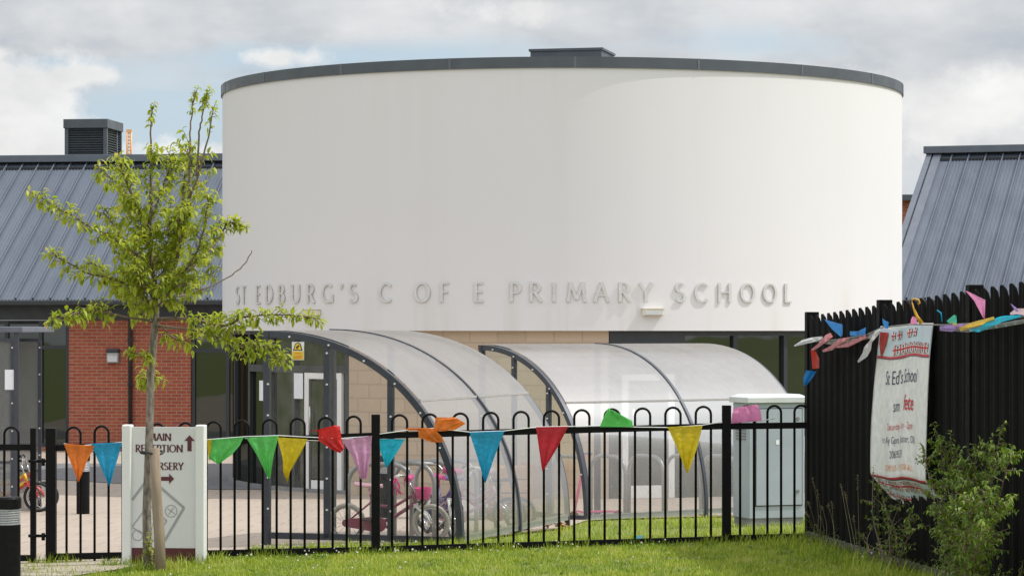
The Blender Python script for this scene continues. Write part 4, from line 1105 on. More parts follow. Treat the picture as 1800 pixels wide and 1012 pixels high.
def text_mesh(s, bold=0.0):
    cu = bpy.data.curves.new('text', 'FONT'); cu.body = s; cu.size = 1.0; cu.align_x = 'CENTER'; cu.offset = bold; cu.resolution_u = 3
    ob = bpy.data.objects.new('text', cu); COL.objects.link(ob)
    dg = bpy.context.evaluated_depsgraph_get(); me = ob.evaluated_get(dg).to_mesh()
    vs = [v.co.copy() for v in me.vertices]; fs = [tuple(p.vertices) for p in me.polygons]
    ob.evaluated_get(dg).to_mesh_clear(); bpy.data.objects.remove(ob); bpy.data.curves.remove(cu)
    return vs, fs
def btext(s, uc, vb, cap, m, stretch=1.0, bold=0.0, name='lettering', maxw=None):
    vs, fs = text_mesh(s, bold); k = cap / .73
    w = (max(v.x for v in vs) - min(v.x for v in vs)) * k * stretch
    if maxw and w > maxw: stretch *= maxw / w
    mb = MB(); mb.add([bsurf(uc + v.x * k * stretch / BL, vb - v.y * k / 1.19, .004) for v in vs], fs); mb.build(name, m, bs)
btext("St Ed's School", .5, .385, .115, mat_navy, 1.0, -.004, maxw=1.1)
btext("sm", .40, .565, .10, mat_navy, .9, -.006); btext("fete", .665, .565, .125, mat_bred, 1.05, .010)
btext("Saturday 11am - 2pm", .52, .685, .056, mat_bred, 1.1, -.008, maxw=1.05)
btext("er Aly Gpre, Bicester, OX", .50, .775, .060, mat_navy, 1.1, -.008, maxw=1.16)
btext("20695239", .46, .870, .062, mat_navy, 1.2, -.008)
btext("COME US - FUN FOR ALL", .50, .955, .050, mat_bor, 1.1, -.006, maxw=1.15)
def bquad(mb, u0, u1, v0, v1, d=.004, n=6):
    mb.grid([[bsurf(lerp(u0, u1, j / n), lerp(v0, v1, i / 3), d) for j in range(n + 1)] for i in range(4)], False)
mb = MB(); bquad(mb, .01, .99, .02, .195, .002, 40); bquad(mb, .01, .99, 1.03, 1.2, .002, 40); mb.build('border_field', mat_sky, bs)
mb = MB(); bquad(mb, .0, 1, .20, .214, .004, 40); bquad(mb, 0, 1, .998, 1.012, .004, 40); mb.build('border_line', mat_bred, bs)
mb = MB(); bquad(mb, .0, 1, .214, .219, .004, 40); bquad(mb, 0, 1, 1.012, 1.02, .004, 40); mb.build('border_line', mat_navy, bs)
fr_, fb_, fw_ = MB(), MB(), MB()
def flags(vt, vb, us):
    for u in us:
        w = .075; 
        def pt(a, b_, d): return bsurf(u + (a - .5) * w * (1 - .0 * b_), lerp(vt, vb, b_), d)
        fb_.add([pt(0, 0, .005), pt(1, 0, .005), pt(1, 1, .005), pt(0, 1, .005)], [(0, 1, 2, 3)])
        for a0, b0, a1, b1 in ((0, 0, 1, 1), (0, 1, 1, 0)):
            fw_.add([pt(a0 - .08, b0, .0065), pt(a0 + .12, b0, .0065), pt(a1 + .08, b1, .0065), pt(a1 - .12, b1, .0065)], [(0, 1, 2, 3)])
        fw_.add([pt(.3, 0, .0072), pt(.7, 0, .0072), pt(.7, 1, .0072), pt(.3, 1, .0072)], [(0, 1, 2, 3)]); fw_.add([pt(0, .3, .0076), pt(1, .3, .0076), pt(1, .7, .0076), pt(0, .7, .0076)], [(0, 1, 2, 3)])
        fr_.add([pt(.38, 0, .0085), pt(.62, 0, .0085), pt(.62, 1, .0085), pt(.38, 1, .0085)], [(0, 1, 2, 3)]); fr_.add([pt(0, .4, .009), pt(1, .4, .009), pt(1, .6, .009), pt(0, .6, .009)], [(0, 1, 2, 3)])
flags(.125, .192, [.34 + .085 * i for i in range(8)]); flags(.035, .09, [.28, .4, .56, .66])
flags(1.03, 1.10, [.08 + .095 * i for i in range(8)]); flags(1.135, 1.19, [.1 + .1 * i for i in range(9)])
fb_.build('flag_print', mat_navy, bs); fw_.build('flag_print', M['white'], bs); fr_.build('flag_print', mat_bred, bs)
mb = MB(); mb.tube([bsurf(0, 1.22 * i / 40, .002) for i in range(41)] + [bsurf(j / 40, 1.22, .002) for j in range(1, 41)] + [bsurf(1, 1.22 - 1.22 * i / 40, .002) for i in range(1, 41)], .004, 5); mb.build('hem', FL['white'], bs)
# red drip-like folded flag print on the top left corner
mb = MB(); mb.add([bsurf(.06, .04, .012), bsurf(.20, .04, .012), bsurf(.17, .12, .012), bsurf(.10, .21, .012), bsurf(.055, .12, .012)], [(0, 1, 2, 3, 4)]); mb.build('folded_corner', FL['scarlet'], bs)

# bunting on the palisade fence
bun2 = thing('bunting', 'wind twisted plastic pennants tangled along the top of the palisade fence', 'bunting')
def ribbon(c_, top, bot, off=.09, amp=.012, ph=0.0, lab=None):
    yf = lambda x: Yfence(max(x, 1432)) - .62 - off * 1.5
    o = loft([(p[0], p[1]) for p in top], [(p[0], p[1]) for p in bot], yf, amp, 6, 18, ph, 1.2).build('pennant', FL[c_], bun2)
    o['label'] = (lab or c_) + ' pennant'
def strip(c_, pts, hw_, **k):
    top, bot = [], []
    for i, (x, y) in enumerate(pts):
        a, b_ = pts[max(0, i - 1)], pts[min(len(pts) - 1, i + 1)]; dx, dy = b_[0] - a[0], b_[1] - a[1]; l = sqrt(dx * dx + dy * dy); w = hw_[i]
        top.append((x - dy / l * w, y + dx / l * w)); bot.append((x + dy / l * w, y - dx / l * w))
    ribbon(c_, top, bot, **k)
mb = MB(); cpts = [(1434, 600), (1470, 597), (1520, 590), (1552, 575), (1600, 570), (1660, 571), (1720, 568), (1800, 556)]
mb.tube([P(x, y, Yfence(x) - .68) for x, y in cpts], .006, 6); mb.build('cord', FL['grey'], bun2)
strip('white', [(1396, 608), (1412, 601), (1428, 597), (1446, 593)], [1, 4, 4.5, 2], lab='white windblown')
strip('rose', [(1427, 616), (1440, 606), (1455, 592), (1462, 588)], [2, 3, 5, 4]); strip('rose', [(1446, 617), (1460, 612), (1478, 599), (1492, 594)], [2, 4, 4, 2], ph=1)
strip('rose', [(1470, 610), (1490, 606), (1508, 598), (1522, 591)], [1.5, 4, 3.5, 3], ph=2); strip('grey', [(1440, 600), (1470, 601), (1500, 596), (1540, 588)], [3, 5, 5, 4], ph=1, off=.02)
strip('white', [(1508, 636), (1520, 624), (1525, 612), (1530, 601), (1540, 586), (1548, 578)], [1.5, 5, 6.5, 2.5, 4.5, 1.5], lab='white dangling')
ribbon('royal', [(1448, 560), (1462, 578), (1478, 592)], [(1449, 561), (1481, 570), (1481, 590)], lab='blue fluttering', amp=.02)
ribbon('royal', [(1494, 582), (1508, 582), (1522, 575)], [(1494, 590), (1508, 590), (1521, 588)], lab='small blue', ph=2)
ribbon('scarlet', [(1425, 616), (1427, 632), (1428, 648)], [(1434, 617), (1440, 630), (1440, 647)], lab='scarlet hanging')
ribbon('royal', [(1417, 650), (1412, 664), (1413, 677)], [(1435, 653), (1428, 664), (1417, 678)], lab='blue hanging below the scarlet', ph=1)
ribbon('royal', [(1551, 559), (1552, 568), (1556, 577)], [(1554, 562), (1562, 566), (1561, 577)], lab='small blue knotted')
mb = MB(); mb.tube([P(x, y, Yfence(1610) - 1.6) for x, y in [(1603, 530), (1604, 526), (1608, 525), (1615, 527), (1617, 532), (1614, 535)]] , .006, 6); mb.tube([P(x, y, Yfence(1610) - 1.6) for x, y in [(1603, 530), (1606, 542), (1612, 556), (1620, 568)]], [.004, .007, .011, .016], 6); o = mb.build('pennant', FL['gold'], bun2); o['label'] = 'yellow pennant twisted into a hook'
ribbon('hot', [(1601, 570), (1601, 562), (1604, 556)], [(1612, 569), (1611, 560), (1607, 556)], lab='pink knot')
strip('purple', [(1652, 577), (1672, 577), (1695, 570)], [4, 6, 2]); ribbon('teal', [(1664, 564), (1672, 557), (1677, 553)], [(1668, 568), (1682, 568), (1681, 554)], lab='green')
strip('gold', [(1672, 566), (1690, 577), (1712, 570), (1748, 560)], [1, 4.5, 4.5, 4], lab='yellow'); strip('cyan', [(1706, 580), (1720, 580), (1740, 569), (1762, 560), (1795, 555)], [2, 4, 6, 5, 2], ph=2, lab='blue')
ribbon('hot', [(1697, 511), (1712, 528), (1728, 558)], [(1699, 511), (1732, 527), (1731, 560)], lab='pink upright', amp=.02)
strip('grey', [(1655, 577), (1700, 580), (1750, 573), (1812, 562)], [3, 4, 4, 4], off=-.05, lab='grey'); ribbon('purple', [(1775, 532), (1781, 541), (1786, 548)], [(1776, 533), (1786, 540), (1791, 547)], lab='small purple')
strip('blush', [(1776, 552), (1786, 547), (1800, 548), (1815, 548)], [2, 5, 6, 6], lab='pale pink')
mb = MB(); mb.tube([P(x, y, Yfence(1655) - 1.0) for x, y in [(1647, 545), (1654, 550), (1656, 566)]], .005, 5); o = mb.build('tie', FL['cyan'], bun2)
# ================================================================== reception sign
SY = 24.55
q = P(290, 990, SY); sg = gz(q.x, SY)
sign = thing('direction_sign', 'white monolith sign for main reception and nursery behind the young tree', 'sign', loc=(q.x, SY, sg), rz=radians(-6))
kx = SY / F
def sx(px): return (px - 290) * kx
def sz(py): return CAMZ - (py - HOR) * kx - sg
zt_ = sz(746); 
MB().box((sx(289), 0, (zt_ - .02 - .06) / 2), (sx(347) - sx(231), .045, zt_ - .02 + .06)).build('panel', M['offwhite'], sign)
for x0, x1 in ((215, 231.5), (346.5, 363)):
    mb = MB(); mb.box((sx((x0 + x1) / 2), .0, (zt_ - .08) / 2), (sx(x1) - sx(x0), .115, zt_ + .08)); mb.build('side_post', M['white'], sign, .012)
MB().box((sx(289), -.0245, (sz(962) - .06) / 2), (sx(346) - sx(232), .006, sz(962) + .06)).build('base_band', M['maroon'], sign)
def sign_text(s, px_l, px_r, y_top, y_bot, name):
    tot = sum(GL[c][0] if c != ' ' else .35 for c in s) + .06 * (len(s) - 1)
    H_ = sz(y_top) - sz(y_bot); k = (sx(px_r) - sx(px_l)) / tot; x = sx(px_l); mb = MB()
    for ch in s:
        if ch != ' ':
            def fn(gx, gy, d, x=x): return Vector((x + gx * k, -.0235 - d, sz(y_bot) + gy * H_))
            emit(mb, ch, fn, .17, .085, 0, .002)
            x += (GL[ch][0] + .06) * k
        else: x += .41 * k
    mb.build(name, M['maroon'], sign)
sign_text('MAIN', 262, 302, 761, 774, 'lettering'); sign_text('RECEPTION', 238.5, 323, 781, 794, 'lettering'); sign_text('NURSERY', 258, 324, 812, 825, 'lettering')
def arrow(pts):
    mb = MB(); mb.add([Vector((sx(x), -.0262, sz(y))) for x, y in pts] + [Vector((sx(x), -.0228, sz(y))) for x, y in pts], [tuple(reversed(range(7)))] + [(i, (i + 1) % 7, 7 + (i + 1) % 7, 7 + i) for i in range(7)]); mb.build('arrow', M['maroon'], sign)
arrow([(335, 764), (344.5, 774), (338.7, 774), (338.7, 792), (331.3, 792), (331.3, 774), (325.5, 774)][::-1])
arrow([(307.5, 840.5), (298.5, 831.5), (298.5, 837), (276, 837), (276, 844), (298.5, 844), (298.5, 849.5)])
def sline(mb, pts, w, y=-.0245):
    for (x0, y0), (x1, y1) in zip(pts, pts[1:]):
        a_, b_ = Vector((sx(x0), y, sz(y0))), Vector((sx(x1), y, sz(y1))); mb.bar(a_, b_, w, .003, up=(0, -1, 0)) if False else mb.bar(a_, b_, .003, w, up=(0, 0, 1) if abs(x1 - x0) > abs(y1 - y0) * .2 else (1, 0, 0)); y -= .0006
mb = MB(); sline(mb, [(232.5, 878), (262, 838)], .022); sline(mb, [(262, 838), (325, 891)], .022); sline(mb, [(325, 891), (290, 950)], .022)
sline(mb, [(233, 924), (262, 885)], .010); sline(mb, [(262, 885), (294, 914)], .010); sline(mb, [(294, 914), (270, 950)], .010); sline(mb, [(270, 950), (233, 926)], .010)
for cx_, cy_, r_ in ((302, 897, 10.5),):
    mb.tube([Vector((sx(cx_ + r_ * cos(a)), -.0245, sz(cy_ + r_ * sin(a)))) for a in [2 * pi * i / 20 for i in range(20)]], .003, 4, closed=True)
    for a in (.6, 2.2, 3.75, 5.3): sline(mb, [(cx_, cy_), (cx_ + 8 * cos(a), cy_ + 8 * sin(a))], .006)
mb.tube([Vector((sx(242 + 9 * cos(a)), -.0245, sz(940 + 9 * sin(a)))) for a in [2 * pi * i / 20 for i in range(20)]], .003, 4, closed=True)
mb.build('emblem', M['logogrey'], sign)

# ================================================================== street cabinet
CYb = 28.5; q = P(1317, 918, CYb); cg = gz(q.x, CYb)
cab = thing('street_cabinet', 'pale grey street cabinet with sloped white lid behind the railing', 'cabinet', loc=(q.x, CYb, cg), rz=radians(20))
CW, CD = .625, .40; CH = CAMZ - (708 - HOR) * CYb / F - cg
MB().box((CW / 2, CD / 2, (CH + .08) / 2), (CW, CD, CH - .08)).build('body', M['cabinet'], cab, .008)
MB().box((CW / 2, CD / 2, .02), (CW - .02, CD - .02, .13)).build('plinth', M['concrete'], cab)
mb = MB(); o_ = .03
b0 = [(-o_, -o_, CH), (CW + o_, -o_, CH), (CW + o_, CD + o_, CH), (-o_, CD + o_, CH)]
b1 = [(x, y, CH + .055) for x, y, z in b0]; b2 = [(.03, .04, CH + .085), (CW - .03, .04, CH + .085), (CW - .03, CD - .04, CH + .085), (.03, CD - .04, CH + .085)]
mb.add(b0 + b1 + b2, [(3, 2, 1, 0)] + [(i, (i + 1) % 4, 4 + (i + 1) % 4, 4 + i) for i in range(4)] + [(4 + i, 4 + (i + 1) % 4, 8 + (i + 1) % 4, 8 + i) for i in range(4)] + [(8, 9, 10, 11)]); mb.build('lid', M['cabinetlid'], cab, .004)
dr_ = MB(); dr_.box((CW / 2 + .02, -.006, CH * .56), (CW - .11, .016, CH * .78)); dob = dr_.build('door', M['cabinet'], cab, .003)
mb = MB()
x0, x1, z0, z1 = CW / 2 + .02 - (CW - .11) / 2, CW / 2 + .02 + (CW - .11) / 2, CH * .17, CH * .95
mb.box(((x0 + x1) / 2, -.004, z0 - .004), (x1 - x0 + .016, .006, .008)); mb.box(((x0 + x1) / 2, -.004, z1 + .004), (x1 - x0 + .016, .006, .008)); mb.box((x0 - .004, -.004, (z0 + z1) / 2), (.008, .006, z1 - z0)); mb.box((x1 + .004, -.004, (z0 + z1) / 2), (.008, .006, z1 - z0)); mb.build('door_gap', M['ink'], dob)
for z in (CH * .87, CH * .28):
    mb = MB(); mb.tube([(x1 - .05, -.012, z), (x1 - .05, -.026, z)], .018, 14); mb.build('lock', M['concrete'], dob)
MB().box((CW * .50, -.0155, CH * .68), (.035, .003, .045)).build('sticker', M['paper'], dob)
mb = MB()
for i in range(5): mb.box((-.004, CD / 2, CH * .80 - i * .03), (.008, CD * .6, .012))
mb.build('side_vent', M['concrete'], cab)

# ================================================================== young tree
rnd = random.Random(7)
TY = 23.9
tree = thing('young_tree', 'young cherry tree with drooping fresh green leaves in front of the white sign', 'tree')
q = P(262, 1005, TY); TG = gz(q.x, TY)
def tp(px, py, d=0.0): return P(px, py, TY + d)
trunk_px = [(262, 1008, 12.0), (259, 960, 9.5), (258, 900, 9.0), (260, 840, 8.8), (262, 780, 8.4), (264, 720, 8.0), (265, 660, 7.6), (269, 610, 7.6), (272, 575, 7.8), (274, 545, 6.8), (275, 515, 5.8)]
kk = TY / F
tm = MB(); tm.tube([tp(x, y, .02 * sin(y * .02)) for x, y, r_ in trunk_px], [r_ * .86 * kk for x, y, r_ in trunk_px], 14); trunk = tm.build('trunk', M['bark'], tree)
# branches traced as (px, py, depth m); start radius px, leafiness start
BR = [
 ([(275, 518, 0), (268, 470, .03), (263, 420, .05), (266, 340, .05), (266, 280, .02), (264, 235, 0), (268, 192, -.02)], 5.2, .12, 1.1),
 ([(275, 518, 0), (300, 488, -.1), (318, 425, -.18), (332, 355, -.22), (350, 300, -.25), (366, 240, -.28), (376, 190, -.3)], 4.6, .12, .55),
 ([(332, 355, -.22), (333, 300, -.2), (334, 247, -.18), (337, 200, -.16), (344, 163, -.14)], 2.6, .15, .8),
 ([(345, 310, -.25), (350, 240, -.28), (356, 200, -.3), (364, 166, -.32)], 2.2, .5, 1.1),
 ([(268, 478, 0), (222, 432, -.25), (172, 406, -.5), (118, 374, -.7), (60, 341, -.85)], 3.4, .18, 1.15),
 ([(272, 540, 0), (214, 497, -.15), (150, 478, -.3), (94, 447, -.45)], 3.4, .2, 1.1),
 ([(271, 566, 0), (225, 558, -.3), (160, 546, -.55), (94, 562, -.75)], 2.6, .45, 1.25),
 ([(273, 560, 0), (325, 560, -.25), (392, 572, -.5), (430, 556, -.65), (495, 553, -.8), (560, 560, -.95)], 3.4, .2, 1.2),
 ([(273, 572, 0), (350, 582, -.3), (420, 606, -.6), (465, 610, -.75), (500, 634, -.85)], 2.6, .3, 1.2),
 ([(276, 520, 0), (338, 470, .2), (380, 425, .35), (402, 392, .42), (424, 398, .45)], 3.4, .2, 1.1),
 ([(300, 525, 0), (345, 512, .15), (390, 494, .25), (424, 470, .3), (443, 440, .33)], 1.5, 2.0, 0),
 ([(264, 430, .05), (240, 368, .3), (208, 325, .4), (178, 300, .45)], 2.8, .15, 1.1),
 ([(275, 516, 0), (304, 450, .25), (318, 385, .35), (324, 320, .4), (330, 262, .45)], 3.0, .12, 1.1),
 ([(275, 514, 0), (330, 468, -.4), (356, 410, -.55), (366, 350, -.65)], 2.6, .15, 1.0),
 ([(267, 640, 0), (252, 628, -.1), (240, 624, -.16)], 1.6, .2, 1.3),
 ([(266, 655, 0), (262, 662, .1), (255, 668, .2)], 1.2, .2, 1.2),
 ([(269, 505, 0), (235, 455, .3), (208, 408, .45), (182, 372, .5)], 2.8, .15, 1.1),
 ([(265, 410, .04), (235, 350, -.35), (218, 312, -.45), (212, 284, -.5)], 2.4, .12, 1.1),
 ([(266, 380, .04), (286, 330, .25), (296, 300, .3), (298, 272, .3)], 2.2, .12, 1.1),
 ([(272, 535, 0), (230, 520, .35), (195, 485, .5), (160, 462, .6)], 2.6, .2, 1.0),
 ([(274, 540, 0), (310, 520, .3), (345, 500, .45), (376, 478, .5)], 2.2, .15, 1.0),
 ([(272, 560, 0), (300, 590, .2), (322, 598, .3), (345, 590, .4)], 1.8, .2, 1.0),
 ([(270, 555, 0), (248, 545, .3), (225, 520, .5), (205, 505, .6)], 2.2, .15, 1.0),
 ([(273, 545, 0), (292, 520, -.3), (310, 505, -.45), (330, 500, -.5)], 2.0, .1, 1.1),
 ([(274, 530, 0), (252, 500, -.4), (240, 465, -.5), (235, 430, -.5)], 2.4, .1, 1.1),
]
for k_ in range(9):
    y_ = 548 - k_ * 18; x_ = 272 - (545 - y_) * .04; sg_ = 1 if k_ % 2 else -1; dd_ = rnd.uniform(-.45, .45)
    ex, ey = x_ + sg_ * rnd.uniform(28, 66), y_ - rnd.uniform(35, 80)
    BR.append(([(x_, y_, 0), (lerp(x_, ex, .5), lerp(y_, ey, .4), dd_ * .6), (ex, ey, dd_)], 1.8, .15, 1.25))
fol = MB(); bm_ = MB()
def leaf(mb, base, d, L, Wd, droop, tint, roll):
    """pointed leaf folded along its rib and curving down"""
    d = d.normalized(); side = d.cross(Vector((0, 0, 1)))
    if side.length < .1: side = Vector((1, 0, 0))
    side.normalize(); side = (Matrix.Rotation(roll, 3, d) @ side)
    up = side.cross(d).normalized()
    pts = []; p = Vector(base); dir_ = d.copy()
    prof_ = (0.0, .78, 1.0, .62, 0.0)
    spine = [p.copy()]
    for i in range(4):
        dir_ = (dir_ + Vector((0, 0, -droop * .33))).normalized(); p = p + dir_ * (L / 4); spine.append(p.copy())
    vs = [spine[0]]
    for i in (1, 2, 3):
        w = Wd / 2 * prof_[i]; lift = up * w * .45
        vs += [spine[i] + side * w + lift, spine[i], spine[i] - side * w + lift]
    vs.append(spine[4])
    fs = [(0, 2, 1), (0, 3, 2), (1, 2, 5, 4), (2, 3, 6, 5), (4, 5, 8, 7), (5, 6, 9, 8), (7, 8, 10), (8, 9, 10)]
    mb.add(vs, fs, True, tint=tint)
def cr(pts, t):
    k = t * (len(pts) - 1); i = min(int(k), len(pts) - 2); f = k - i
    p0 = pts[max(0, i - 1)]; p1 = pts[i]; p2 = pts[i + 1]; p3 = pts[min(len(pts) - 1, i + 2)]
    return .5 * ((2 * p1) + (p2 - p0) * f + (2 * p0 - 5 * p1 + 4 * p2 - p3) * f * f + (3 * p1 - p0 - 3 * p2 + p3) * f ** 3)
def leafy_twig(p, d, L, n, tipred=.0, size=1.0, first=.25):
    pts = [p]; q_ = p.copy(); dd = d.normalized()
    for i in range(4):
        dd = (dd + Vector((rnd.uniform(-.12, .12), rnd.uniform(-.12, .12), -.05))).normalized(); q_ = q_ + dd * (L / 4); pts.append(q_.copy())
    bm_.tube(pts, [.0032, .0028, .0022, .0018, .0012], 5, caps=False)
    for i in range(n):
        t = first + (1 - first) * (i + .5) / n; pos = cr(pts, min(t, .999))
        ax = (cr(pts, min(t + .02, 1)) - cr(pts, max(t - .02, 0))).normalized()
        a = rnd.uniform(0, 2 * pi); o1 = ax.orthogonal().normalized(); o2 = ax.cross(o1)
        ld = (ax * rnd.uniform(.15, .8) + (o1 * cos(a) + o2 * sin(a)) + Vector((0, 0, rnd.uniform(-.05, .35)))).normalized()
        ln_ = rnd.choice((.8, 1, 1, 1.15)) * rnd.uniform(.052, .092) * size
        tnt = clamp(rnd.gauss(.42, .17) + tipred * max(0, t - .6))
        leaf(fol, pos, ld, ln_, ln_ * rnd.uniform(.32, .43), rnd.uniform(.6, 1.5), tnt, rnd.uniform(-.5, .5))
BARE = {0: (.72, .86), 1: (.62, .84), 2: (.45, .72), 3: (.40, .70)}
for bi, (pts_, r0, lf0, dens) in enumerate(BR):
    bare = BARE.get(bi)
    pts = [tp(*p) for p in pts_]
    n = 18; line = [cr(pts, i / n) for i in range(n + 1)]
    for i in range(1, n): line[i] = line[i] + Vector((rnd.uniform(-.008, .008), rnd.uniform(-.008, .008), rnd.uniform(-.006, .006)))
    bm_.tube(line, [max(.8, lerp(r0, .9, (i / n) ** .8)) * kk for i in range(n + 1)], 7)
    Lb = sum((line[i + 1] - line[i]).length for i in range(n))
    if not dens: continue
    m_ = int(Lb / .024 * dens)
    for i in range(m_):
        t = lf0 + (1 - lf0) * (i + rnd.random()) / m_
        if t > 1: continue
        if bare and bare[0] < t < bare[1]: continue
        p = cr(pts, t); ax = (cr(pts, min(1, t + .03)) - cr(pts, max(0, t - .03))).normalized()
        a = rnd.uniform(0, 2 * pi); o1 = ax.orthogonal().normalized(); o2 = ax.cross(o1)
        d = ax * rnd.uniform(.2, .9) + (o1 * cos(a) + o2 * sin(a)) * rnd.uniform(.5, 1.0) + Vector((0, 0, .15))
        L_ = rnd.uniform(.07, .24) * (1.0 - .55 * t) * (1.2 if lf0 < .16 else .85) * (.35 if bare and t > bare[1] else 1)
        leafy_twig(p, d, L_, max(3, int(L_ / .0185)), .5 if t > .85 else .1, .8 if bare and t > bare[1] else 1.0)
    leafy_twig(line[-1], (line[-1] - line[-2]), .07, 6, .9, .85)
# shoots at the foot
for i in range(7):
    p = tp(258 + rnd.uniform(-4, 8), 1000, -.06 + rnd.uniform(-.03, .03)); 
    leafy_twig(p, Vector((rnd.uniform(-.12, .12), rnd.uniform(-.2, .05), 1)), rnd.uniform(.15, .52), 6, 0, .75, .35)
bm_.build('branches', M['twig'], tree)
leafm = leaf_mat('cherry_leaf', [(0.0, (.13, .19, .014)), (.3, (.29, .37, .024)), (.6, (.45, .49, .06)), (.8, (.54, .55, .13)), (1.0, (.48, .35, .14))], .52)
fol.build('crown', leafm, tree)
# stake
stake = thing('tree_stake', 'round pale timber stake leaning beside the young tree trunk', 'stake')
p0, p1 = P(283, 1010, 23.72), P(271.5, 787, 23.74)
sm_ = MB(); sm_.tube([p0 - Vector((0, 0, .1)), lerp(p0, p1, .33) + Vector((.004, 0, 0)), lerp(p0, p1, .66) - Vector((.003, 0, 0)), p1], [.046, .047, .045, .044], 16); sm_.build('post', M['stake'], stake)
mb = MB(); c_ = P(267, 795, 23.82); mb.tube([c_ + Vector((.095 * cos(a) , .12 * sin(a), .01 * sin(2 * a))) for a in [2 * pi * i / 20 for i in range(20)]], .010, 6, closed=True); mb.build('tie_strap', M['rubber'], stake)

# ================================================================== shrub and weeds by the palisade fence
sl_mat = leaf_mat('shrub_leaf', [(0.0, (.045, .095, .010)), (.4, (.13, .215, .02)), (.7, (.24, .315, .036)), (1.0, (.36, .41, .085))], .3)
def shrub(name, label, stems, lsize, spread, dens, cat='shrub'):
    global fol, bm_
    s = thing(name, label, cat); fol, bm_ = MB(), MB()
    for base, tip, nt_ in stems:
        mid = lerp(base, tip, .5) + Vector((rnd.uniform(-.06, .06), rnd.uniform(-.06, .06), .03)); pts = [base, mid, tip]
        line = [cr(pts, i / 10) for i in range(11)]; bm_.tube(line, [lerp(.007, .002, i / 10) for i in range(11)], 5)
        for i in range(nt_):
            t = rnd.uniform(.18, 1.0); p = cr(pts, t)
            d = Vector((rnd.uniform(-1, 1), rnd.uniform(-1, 1), rnd.uniform(.0, .9)))
            leafy_twig(p, d, rnd.uniform(.06, .20) * spread * (1.2 - .7 * t), rnd.randint(5, dens), 0, lsize, .15)
        leafy_twig(line[-1], tip - mid, .12 * spread, dens, .2, lsize, .0)
    bm_.build('stems', M['twig'], s); fol.build('foliage', sl_mat, s)
    return s
def sp_(px, py, off):  # a point in front of the fence by off metres, seen at px,py
    Y = Yfence(px) - 2.4 * off; return P(px, py, Y)
st = []
for bx, tx, ty_, o0, o1, n_ in [(1690, 1650, 775, .5, .7, 16), (1700, 1672, 790, .5, .55, 16), (1705, 1640, 850, .5, .9, 16), (1700, 1715, 800, .5, .7, 18), (1710, 1740, 790, .5, .55, 18), (1712, 1757, 768, .5, .6, 14), (1715, 1775, 800, .5, .8, 14),
                                (1700, 1690, 850, .6, 1.0, 20), (1705, 1735, 860, .6, 1.0, 20), (1700, 1660, 900, .6, .9, 16), (1710, 1770, 880, .5, .8, 12), (1715, 1725, 920, .6, 1.1, 16), (1700, 1625, 800, .5, .6, 8), (1695, 1690, 815, .5, .8, 16), (1700, 1705, 880, .6, 1.2, 18)]:
    b = sp_(bx + rnd.uniform(-8, 8), 1030, o0); b.z = gz(b.x, b.y)
    st.append((b, sp_(tx, ty_, o1), int(n_ * 3.0)))
shrub('shrub', 'leafy pale green shrub growing against the black palisade fence', st, .50, 1.15, 15)
st = []
for bx, tx, ty_, n_ in [(1560, 1535, 838, 6), (1565, 1548, 855, 6), (1572, 1580, 890, 6), (1575, 1600, 905, 7), (1570, 1560, 900, 4), (1580, 1615, 925, 5)]:
    b = sp_(bx, 960, .25); b.z = gz(b.x, b.y); st.append((b, sp_(tx, ty_, .3), n_ * 3))
shrub('shrub', 'small sprawling green bush below the hanging banner', st, .42, .9, 8)
st = []
for bx, tx, ty_, n_ in [(1541, 1534, 925, 5), (1545, 1545, 950, 4), (1680, 1668, 975, 4), (1770, 1755, 1000, 6), (1790, 1795, 1005, 7), (1755, 1770, 1010, 5)]:
    b = sp_(bx, 1000, .3); b.z = gz(b.x, b.y); tip = sp_(tx, ty_, .3); st.append((b, tip, n_))
shrub('weeds', 'low leafy weeds sprouting along the foot of the palisade fence', st, .4, .7, 7, 'weeds')
# tall seeding grasses
sgm = MB(); sgt = MB()
for bx, tx, ty_ in [(1437, 1428, 838), (1440, 1436, 860), (1446, 1441, 905), (1452, 1444, 888), (1466, 1455, 885), (1470, 1462, 880), (1500, 1478, 850), (1507, 1484, 862), (1512, 1508, 835), (1508, 1500, 905), (1440, 1432, 920), (1530, 1515, 940), (1428, 1420, 880), (1425, 1416, 900)]:
    b = sp_(max(bx, 1432), 950, .12); b.z = gz(b.x, b.y); tip = sp_(max(tx, 1432), ty_, .18); tip.x += (tx - max(tx, 1432)) * 25 / F
    pts = [b, lerp(b, tip, .5) + Vector((rnd.uniform(-.01, .03), 0, .02)), tip]; line = [cr(pts, i / 8) for i in range(9)]
    sgm.tube(line, [lerp(.0022, .0011, i / 8) for i in range(9)], 4)
    for i in range(16):
        p = lerp(line[-1], line[-3], rnd.random() * .9); leaf(sgt, p, Vector((rnd.uniform(-1, 1), rnd.uniform(-1, 1), rnd.uniform(0, 1))), rnd.uniform(.012, .028), .006, .6, rnd.uniform(.5, 1), 0)
    for i in range(3): leaf(sgt, lerp(b, tip, rnd.uniform(0, .4)), Vector((rnd.uniform(-1, 1), rnd.uniform(-1, 0), 1.0)), rnd.uniform(.12, .25), .008, 1.0, rnd.uniform(.1, .4), 0)
wd = thing('seeding_grass', 'tall dry seeding grass stalks at the corner of the black fences', 'tall grass'); wd['kind'] = 'stuff'
sgm.build('stalks', mat('dry_stalk', (.30, .26, .14), (.22, .20, .10), rough=.8), wd); sgt.build('seed_heads', leaf_mat('seed_head', [(0, (.10, .17, .03)), (.45, (.14, .18, .05)), (.55, (.32, .26, .16)), (1, (.42, .33, .24))], .3), wd)

